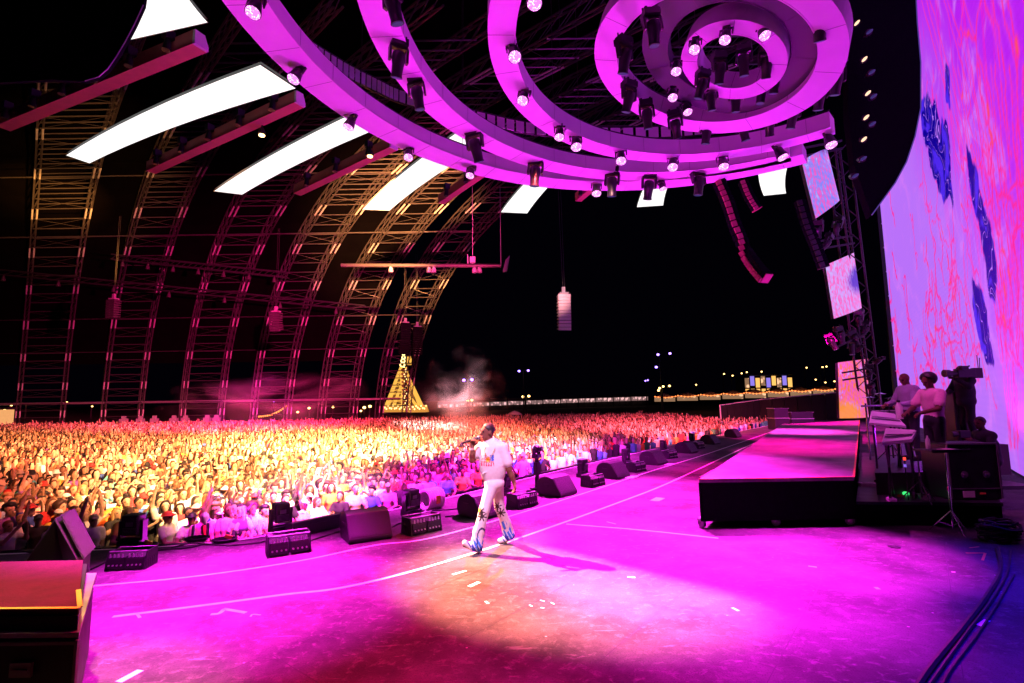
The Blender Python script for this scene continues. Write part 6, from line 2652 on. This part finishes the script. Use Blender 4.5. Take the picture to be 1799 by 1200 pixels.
SK = np.array([(.62, .42, .31), (.55, .36, .25), (.45, .27, .18), (.3, .17, .11), (.14, .075, .05), (.6, .42, .3)])
HCA = np.array([c for _, c in HCOL])
SHA = np.array([s[1] for s in SHIRTS])
HTA = np.array([c for _, c in HATCOL])
mass = P[~is_near]
Vs, Fs, Cs, off_ = [], [], [], 0
mass_far = np.hypot(mass[:, 0], mass[:, 1]) > 24
for var, is_far in [(q, w_) for q in range(8) for w_ in (False, True)]:
    v, f, gidx = figure(var, is_far)
    sel_ = mass[(np.arange(len(mass)) % 8 == var) & (mass_far == is_far)]
    n_ = len(sel_)
    ang = np.arctan2(8 - sel_[:, 1], -.5 - sel_[:, 0]) + math.pi / 2 + RNG.normal(size=n_) * .3
    s = RNG.uniform(.9, 1.07, n_)
    ca, sa = np.cos(ang) * s, np.sin(ang) * s
    X = v[None, :, 0] * ca[:, None] - v[None, :, 1] * sa[:, None] + sel_[:, :1]
    Y = v[None, :, 0] * sa[:, None] + v[None, :, 1] * ca[:, None] + sel_[:, 1:2]
    Z = v[None, :, 2] * s[:, None] - 1.65 + RNG.uniform(-.03, .1, n_)[:, None] * (v[None, :, 2] > .5)
    Vs.append(np.stack([X, Y, Z], -1).reshape(-1, 3))
    Fs.append((f[None] + (np.arange(n_) * len(v))[:, None, None] + off_).reshape(-1, 4))
    off_ += n_ * len(v)
    pal = np.stack([SK[RNG.integers(0, 6, n_)], SHA[RNG.choice(len(SHA), n_, p=sw)], np.tile((.05, .05, .07), (n_, 1)), HCA[RNG.choice(5, n_, p=[.4, .25, .18, .12, .05])], HTA[RNG.integers(0, 4, n_)]], 1)
    Cs.append(pal[:, gidx].reshape(-1, 3))
me = quads_mesh('crowd', np.concatenate(Vs), np.concatenate(Fs), np.concatenate(Cs), M_ATTR)
tag(put('crowd', me), 'dense festival crowd filling the tent floor behind the front rows', 'crowd', None, 'stuff')
print('CROWD', len(mass), 'near', len(near_i))

# ------------------------------------------------------------------ far away: golden tower, stalls, lamps, buildings
def gz(u, d, z=-1.65):
    p = atd(u, 700, d)
    return Vector((p.x, d, z))


DT = 112.0
tw = gz(710, DT)
g = empty('lattice_tower', 'golden lit leaning lattice tower with ladder and slanted legs beyond the crowd', 'tower', tw)
tp = lambda u, v, dy=0: atd(u, v, DT + dy) - tw
m = MB()
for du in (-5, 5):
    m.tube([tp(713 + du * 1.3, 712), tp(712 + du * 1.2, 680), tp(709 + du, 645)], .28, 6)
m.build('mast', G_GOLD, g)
rm = MB()
rm.box((0, 0, 0), (1.3, .3, .42))
rme = rm.mesh('rung', mat('bronze_plate', (.25, .12, .03), .5, .5))
for i in range(9):
    put('rung', rme, g, tp(712.5 - .3 * i, 706 - 7 * i, -.4))
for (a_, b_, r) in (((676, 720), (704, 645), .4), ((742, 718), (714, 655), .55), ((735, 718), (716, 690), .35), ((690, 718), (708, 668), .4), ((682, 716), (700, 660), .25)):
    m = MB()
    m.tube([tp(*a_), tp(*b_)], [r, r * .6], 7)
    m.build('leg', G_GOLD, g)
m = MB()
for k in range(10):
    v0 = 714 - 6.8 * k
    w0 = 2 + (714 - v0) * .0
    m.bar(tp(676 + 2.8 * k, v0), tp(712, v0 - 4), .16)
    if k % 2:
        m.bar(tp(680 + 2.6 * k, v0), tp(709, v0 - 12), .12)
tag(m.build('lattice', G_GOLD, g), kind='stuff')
for i, (u, v) in enumerate(((707, 641), (708, 634), (709, 628), (709, 622))):
    m = MB()
    m.tube([tp(u, v) + Vector(((.5 - .09 * i) * math.cos(q), 0, (.42 - .05 * i) * math.sin(q))) for q in np.linspace(0, 6.28, 10, endpoint=False)], .15, 5, closed=True)
    m.build('ring', G_GOLDHOT, g)
for a_, b_, c_, d_ in (((680, 716), (706, 716), (711, 648), (704, 650)), ((718, 716), (738, 716), (715, 650), (712, 648)), ((688, 716), (701, 716), (705, 670), (700, 672))):
    m = MB()
    m.prism([tp(*a_), tp(*b_), tp(*c_), tp(*d_)], (0, .5, 0), (0, 1.2, 0))
    m.build('side_slab', glow('lit_tower_slab', (1, .42, .05), .62, dots=.55), g)  # slabs glow in place of lamplight falling on them
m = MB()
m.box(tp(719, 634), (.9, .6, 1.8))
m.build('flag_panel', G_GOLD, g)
m = MB()
m.prism([tp(672, 726), tp(750, 724), tp(746, 712), tp(680, 714)], (0, -.6, 0), (0, 3, 0))
m.build('base', glow('lit_tower_base', (1, .42, .06), .7), g)  # base glows in place of lamplight on it
m = MB()
for k in range(26):
    q = tp(676 + k * 2.9, 716 + 3 * math.sin(k * 2.2), -1)
    m.ell(q, (.16, .16, .2), 6, 4)
for k in range(16):
    m.ell(tp(712 + 2.0 * math.sin(k * 2), 708 - 4.2 * k, -1), (.13, .13, .15), 6, 4)
tag(m.build('bulb', G_GOLDHOT, g), kind='stuff')

# row of lit food stalls behind the crowd
for i in range(12):
    u0, u1 = 768 + i * 31, 768 + (i + 1) * 31
    d0, d1 = 150 + i * 6, 150 + (i + 1) * 6
    A_, B_ = gz(u0, d0), gz(u1 - 1, d1)
    g = empty('food_stall', f'lit food stall in the long row beyond the crowd, {ORD[i]} counting from the golden tower', 'food stall', A_, 0, 'food stalls beyond the crowd')
    v = B_ - A_
    h = 2.6 + i * .14
    up = Vector((0, 0, 1))
    m = MB()
    m.prism([Vector((0, 0, 0)), v, v + up * h, up * h], (0, 3, 0), (0, 3.3, 0))
    m.build('back_wall', M_DARKWALL, g)
    m = MB()
    m.prism([up * (h * .55), v + up * (h * .55), v + up * (h * .93), up * (h * .93)], (0, .6, 0), (0, .75, 0))
    m.build('lit_front', G_STALL, g)
    m = MB()
    m.prism([up * (h * .95), v + up * (h * .95), v + up * (h * 1.25) + Vector((0, 2, 0)), up * (h * 1.25) + Vector((0, 2, 0))], (0, -.4, 0), (0, .2, .1))
    m.build('roof', mat('stall_roof', (.25, .22, .24), .8), g)
    for k in range(4):
        m = MB()
        m.bar(v * (k / 3), v * (k / 3) + up * h, .16)
        m.build('post', M_DARKWALL, g)
for i in range(8):
    u0, u1 = 1150 + i * 40, 1150 + (i + 1) * 40
    d0 = 135 - i * 3
    A_, B_ = gz(u0, d0), gz(u1 - 4, d0 - 3)
    A_.z = B_.z = atd(u0, 701 - i * 1.7, d0).z - .9
    g = empty('market_tent', f'warm lit market tent on the right horizon, {ORD[i]} from the food stalls', 'market tent', A_, 0, 'market tents on the right horizon')
    v = B_ - A_
    up = Vector((0, 0, 1))
    m = MB()
    m.prism([up * .2, v + up * .2, v + up * 1.25, up * 1.25], (0, 0, 0), (0, .2, 0))
    m.build('lit_front', G_STALLWARM, g)
    m = MB()
    m.prism([up * 1.35, v + up * 1.35, v * .5 + up * 2.3], (0, -.3, 0), (0, 3, 0))
    m.build('roof', mat('stall_roof', (.25, .22, .24), .8), g)
    m = MB()
    m.tube([up * 1.5 + Vector((0, -.5, 0)), v * .5 + up * 1.2 + Vector((0, -.5, 0)), v + up * 1.5 + Vector((0, -.5, 0))], .04, 4)
    for k in range(7):
        m.ell(v * (k / 6) + up * (1.5 - .3 * math.sin(math.pi * k / 6)) + Vector((0, -.55, 0)), (.17, .17, .17), 6, 4)
    m.build('bulb_string', glow('orange_bulb', (1, .22, .05), 3), g)

# lit building on the right horizon
bb0 = gz(1312, 150, atd(1312, 690, 150).z)
g = empty('festival_building', 'small bright lit building with many window fronts on the right horizon', 'building', bb0)
W_ = gz(1398, 150).x - bb0.x
hb = atd(1355, 656, 150).z - bb0.z
m = MB()
m.box((W_ / 2, 4, hb * .45), (W_, 6, hb * .9))
m.build('wall', M_DARKWALL, g)
m = MB()
m.box((W_ * .55, 3.5, hb * .93), (W_ * .9, 7.4, hb * .05))
m.build('roof', M_GREY, g)
for k in range(9):
    m = MB()
    m.box((W_ * (k + .5) / 9, .96, hb * (.52 + .1 * (k % 2))), (W_ / 12, .1, hb * .5))
    m.build('window', [G_STALLWARM, glow('blue_window', (.35, .25, 1), .9), glow('gold_window', (1, .5, .12), 1.3)][k * 7 % 3], g)
for k in range(9):
    m = MB()
    m.box((W_ * (k + .5) / 9, .95, hb * .12), (W_ / 13, .1, hb * .16))
    m.build('window', glow('gold_window', (1, .5, .12), 1.3), g)


def lamp_post(lab, heads, d, mt, cat='street lamp', r=.28, grp='lamp posts far beyond the crowd'):
    uc = sum(h_[0] for h_ in heads) / len(heads)
    base = gz(uc, d)
    g = empty('lamp_post', lab, cat, base, 0, grp)
    top = min(h_[1] for h_ in heads)
    T_ = atd(uc, top, d) - base
    m = MB()
    m.tube([(0, 0, 0), (0, 0, T_.z * .5), (0, 0, T_.z)], [.16, .13, .1], 7)
    for h_ in heads:
        q = atd(h_[0], h_[1], d) - base
        m.bar((0, 0, q.z), q + Vector((0, 0, .02)), .1)
    m.build('pole', M_DARKWALL, g)
    for h_ in heads:
        q = atd(h_[0], h_[1], d) - base
        m = MB()
        m.ell(q, (r, r, r * .8), 10, 6)
        m.build('lamp_head', mt, g)


lamp_post('violet twin lamp post in the smoke right of the golden tower', [(815, 668), (829, 667)], 100, G_VIOLET, r=.32)
lamp_post('violet twin lamp post standing alone over the food stalls', [(912, 652), (928, 651)], 110, G_VIOLET)
lamp_post('tallest violet lamp post with three heads near the right end of the stalls', [(1156, 623), (1177, 621), (1153, 645)], 110, G_VIOLET, r=.3)
lamp_post('low violet lamp post left of the tallest one', [(1134, 669), (1138, 668)], 130, G_VIOLET, r=.22)
lamp_post('low warm twin lamp post below the alone standing violet one', [(919, 697), (929, 696)], 112, G_WARM, r=.3)
lamp_post('low warm twin lamp post in the smoke right of the golden tower', [(822, 704), (829, 703)], 102, G_WARM, r=.25)
lamp_post('warm lamp cluster under the tallest violet lamp post', [(1159, 682), (1165, 679), (1176, 678), (1157, 686)], 108, G_WARM, r=.26)
for i, (u, v, s_, lab) in enumerate([(8, 722, .5, 'at the far left edge beside a lit booth'), (20, 712, .25, 'above the lit booth at the far left'), (47, 710, .3, 'right of the leftmost arch leg'), (117, 707, .3, 'between the first two arch trusses'), (162, 714, .2, 'just left of the second arch truss'),
                                     (481, 705, .22, 'in the purple haze between two arch legs'), (543, 717, .34, 'left of the fifth arch truss'), (523, 724, .3, 'low beside the string of bulbs'), (585, 715, .34, 'just right of the fifth arch truss'), (640, 716, .42, 'left of the golden tower'), (650, 714, .42, 'nearest the golden tower on its left'), (634, 722, .3, 'low to the left of the golden tower')]):
    lamp_post('small warm lamp post ' + lab, [(u, v)], 105, G_WARM if i != 5 else G_VIOLET, r=s_ * .8, grp='small warm lamps behind the left arches')
for i, (u, v) in enumerate([(1272, 657), (1287, 660), (1303, 656), (1417, 646), (1445, 645), (1452, 644), (1223, 676), (1433, 667), (1466, 670), (1450, 672), (1338, 653), (1312, 654)]):
    lamp_post(f'tiny warm lamp post on the right horizon, {ORD[i]} along the far lights', [(u, v)], 190, G_WARM, r=.3, grp='tiny lamps on the right horizon')
# string of orange bulbs between the arches
A_, B_ = atd(455, 732, 90), atd(505, 713, 90)
m = MB()
for k in range(14):
    q = A_.lerp(B_, k / 13) + Vector((0, 0, -.5 * math.sin(math.pi * k / 13)))
    m.ell(q - A_, (.16, .16, .16), 6, 4)
m.tube([A_.lerp(B_, k / 13) + Vector((0, 0, -.5 * math.sin(math.pi * k / 13) + .12)) - A_ for k in range(14)], .03, 4)
tag(m.build('bulb_string', glow('amber_bulb', (1, .3, .05), 2.5), None, A_), 'sagging string of amber bulbs seen between two arch legs', 'string lights')
A_ = gz(0, 88)
m = MB()
m.box((0, 0, 1.7), (2.6, 2, 3.0))
o = m.build('wall', glow('booth_glow', (1, .45, .16), .9), empty('lit_booth', 'warm lit booth at the far left edge behind the crowd', 'booth', gz(4, 88)))
m = MB()
m.box((0, 0, 3.4), (3.2, 2.6, .3))
m.build('roof', M_DARKWALL, o.parent)
# mixing platform in the crowd
A_, B_ = atd(188, 747, 58), atd(390, 747, 58)
g = empty('viewing_platform', 'low viewing platform with a pale front edge among the arch legs', 'platform', (A_.x, 58, -1.65))
w = B_.x - A_.x
m = MB()
m.box((w / 2, 2.2, (A_.z + 1.65) / 2), (w, 4, A_.z + 1.65))
m.build('body', M_DARKWALL, g)
m = MB()
m.bar((0, .15, A_.z + 1.68), (w, .15, A_.z + 1.68), .09)
m.build('edge_rail', M_WHITE, g)
for k in range(7):
    m = MB()
    q = Vector((w * (k + .5 + .3 * math.sin(k * 3)) / 7, 1.2, A_.z + 1.65))
    m.box(q + Vector((0, 0, .35)), (.7, .5, .6))
    m.box(q + Vector((0, 0, .8)), (.5, .1, .3))
    m.build('control_desk', M_GREY, g)
# festival umbrella at the far edge of the crowd
q = atd(904, 724, 72)
g = empty('parasol', 'pale parasol at the far edge of the crowd below the violet lamp post', 'parasol', (q.x, 72, -1.65))
m = MB()
m.cyl((0, 0, 0), (0, 0, q.z + 1.65), .04, n=6)
m.build('pole', M_GREY, g)
m = MB()
m.tube([(0, 0, q.z + 1.3), (0, 0, q.z + 1.65), (0, 0, q.z + 1.85)], [1.1, .6, .03], 8)
m.build('canopy', M_WHITE, g)

# ------------------------------------------------------------------ smoke drifting over the crowd
def smoke(name, c, size, dens, seed, col_=(.85, .82, .85)):
    T = NT('smoke_' + str(seed))
    T.t.nodes.remove(T.b)
    v = T.n('VolumePrincipled')
    v.inputs['Color'].default_value = (*col_, 1)
    tc = T.n('TexCoord').outputs['Object']
    ln = T.n('VectorMath', operation='LENGTH')
    T.l(tc, ln.inputs[0])
    mp = T.n('Mapping')
    mp.inputs['Location'].default_value = (seed * 3.1, 0, 0)
    T.l(tc, mp.inputs['Vector'])
    n1 = T.noise(1.7, 5, mp.outputs[0], .6, .8)
    n2 = T.noise(1.1, 3, mp.outputs[0], .6)
    fall = T.ramp(T.math('MULTIPLY_ADD', T.math('SUBTRACT', n2, .5), 2.4, T.math('MULTIPLY_ADD', ln.outputs['Value'], 1.1, .1)), .95, .1)
    d = T.math('MULTIPLY', T.math('MULTIPLY', T.ramp(n1, .42, .75), fall), dens)
    T.l(d, v.inputs['Density'])
    T.l(v.outputs[0], T.out.inputs['Volume'])
    m = MB()
    m.ell((0, 0, 0), (1, 1, 1), 20, 12)
    o = m.build(name, T.mat, None, c)
    o.scale = size
    return o


tag(smoke('smoke', atd(803, 712, 33) + Vector((0, 0, .3)), (3.8, 2.4, 4.4), .5, 1), 'pale smoke plume rising over the crowd behind the performer', 'smoke', None, 'stuff')
tag(smoke('smoke', atd(470, 725, 44), (11, 6, 4.2), .09, 2), 'magenta lit smoke over the far crowd before the arches', 'smoke', None, 'stuff')
tag(smoke('smoke', atd(600, 850, 13.5) + Vector((0, .6, 0)), (4.2, 1.8, 1.3), .16, 3), 'thin magenta smoke over the front rows left of the performer', 'smoke', None, 'stuff')
SC.cycles.volume_step_rate = 3
SC.cycles.volume_max_steps = 64
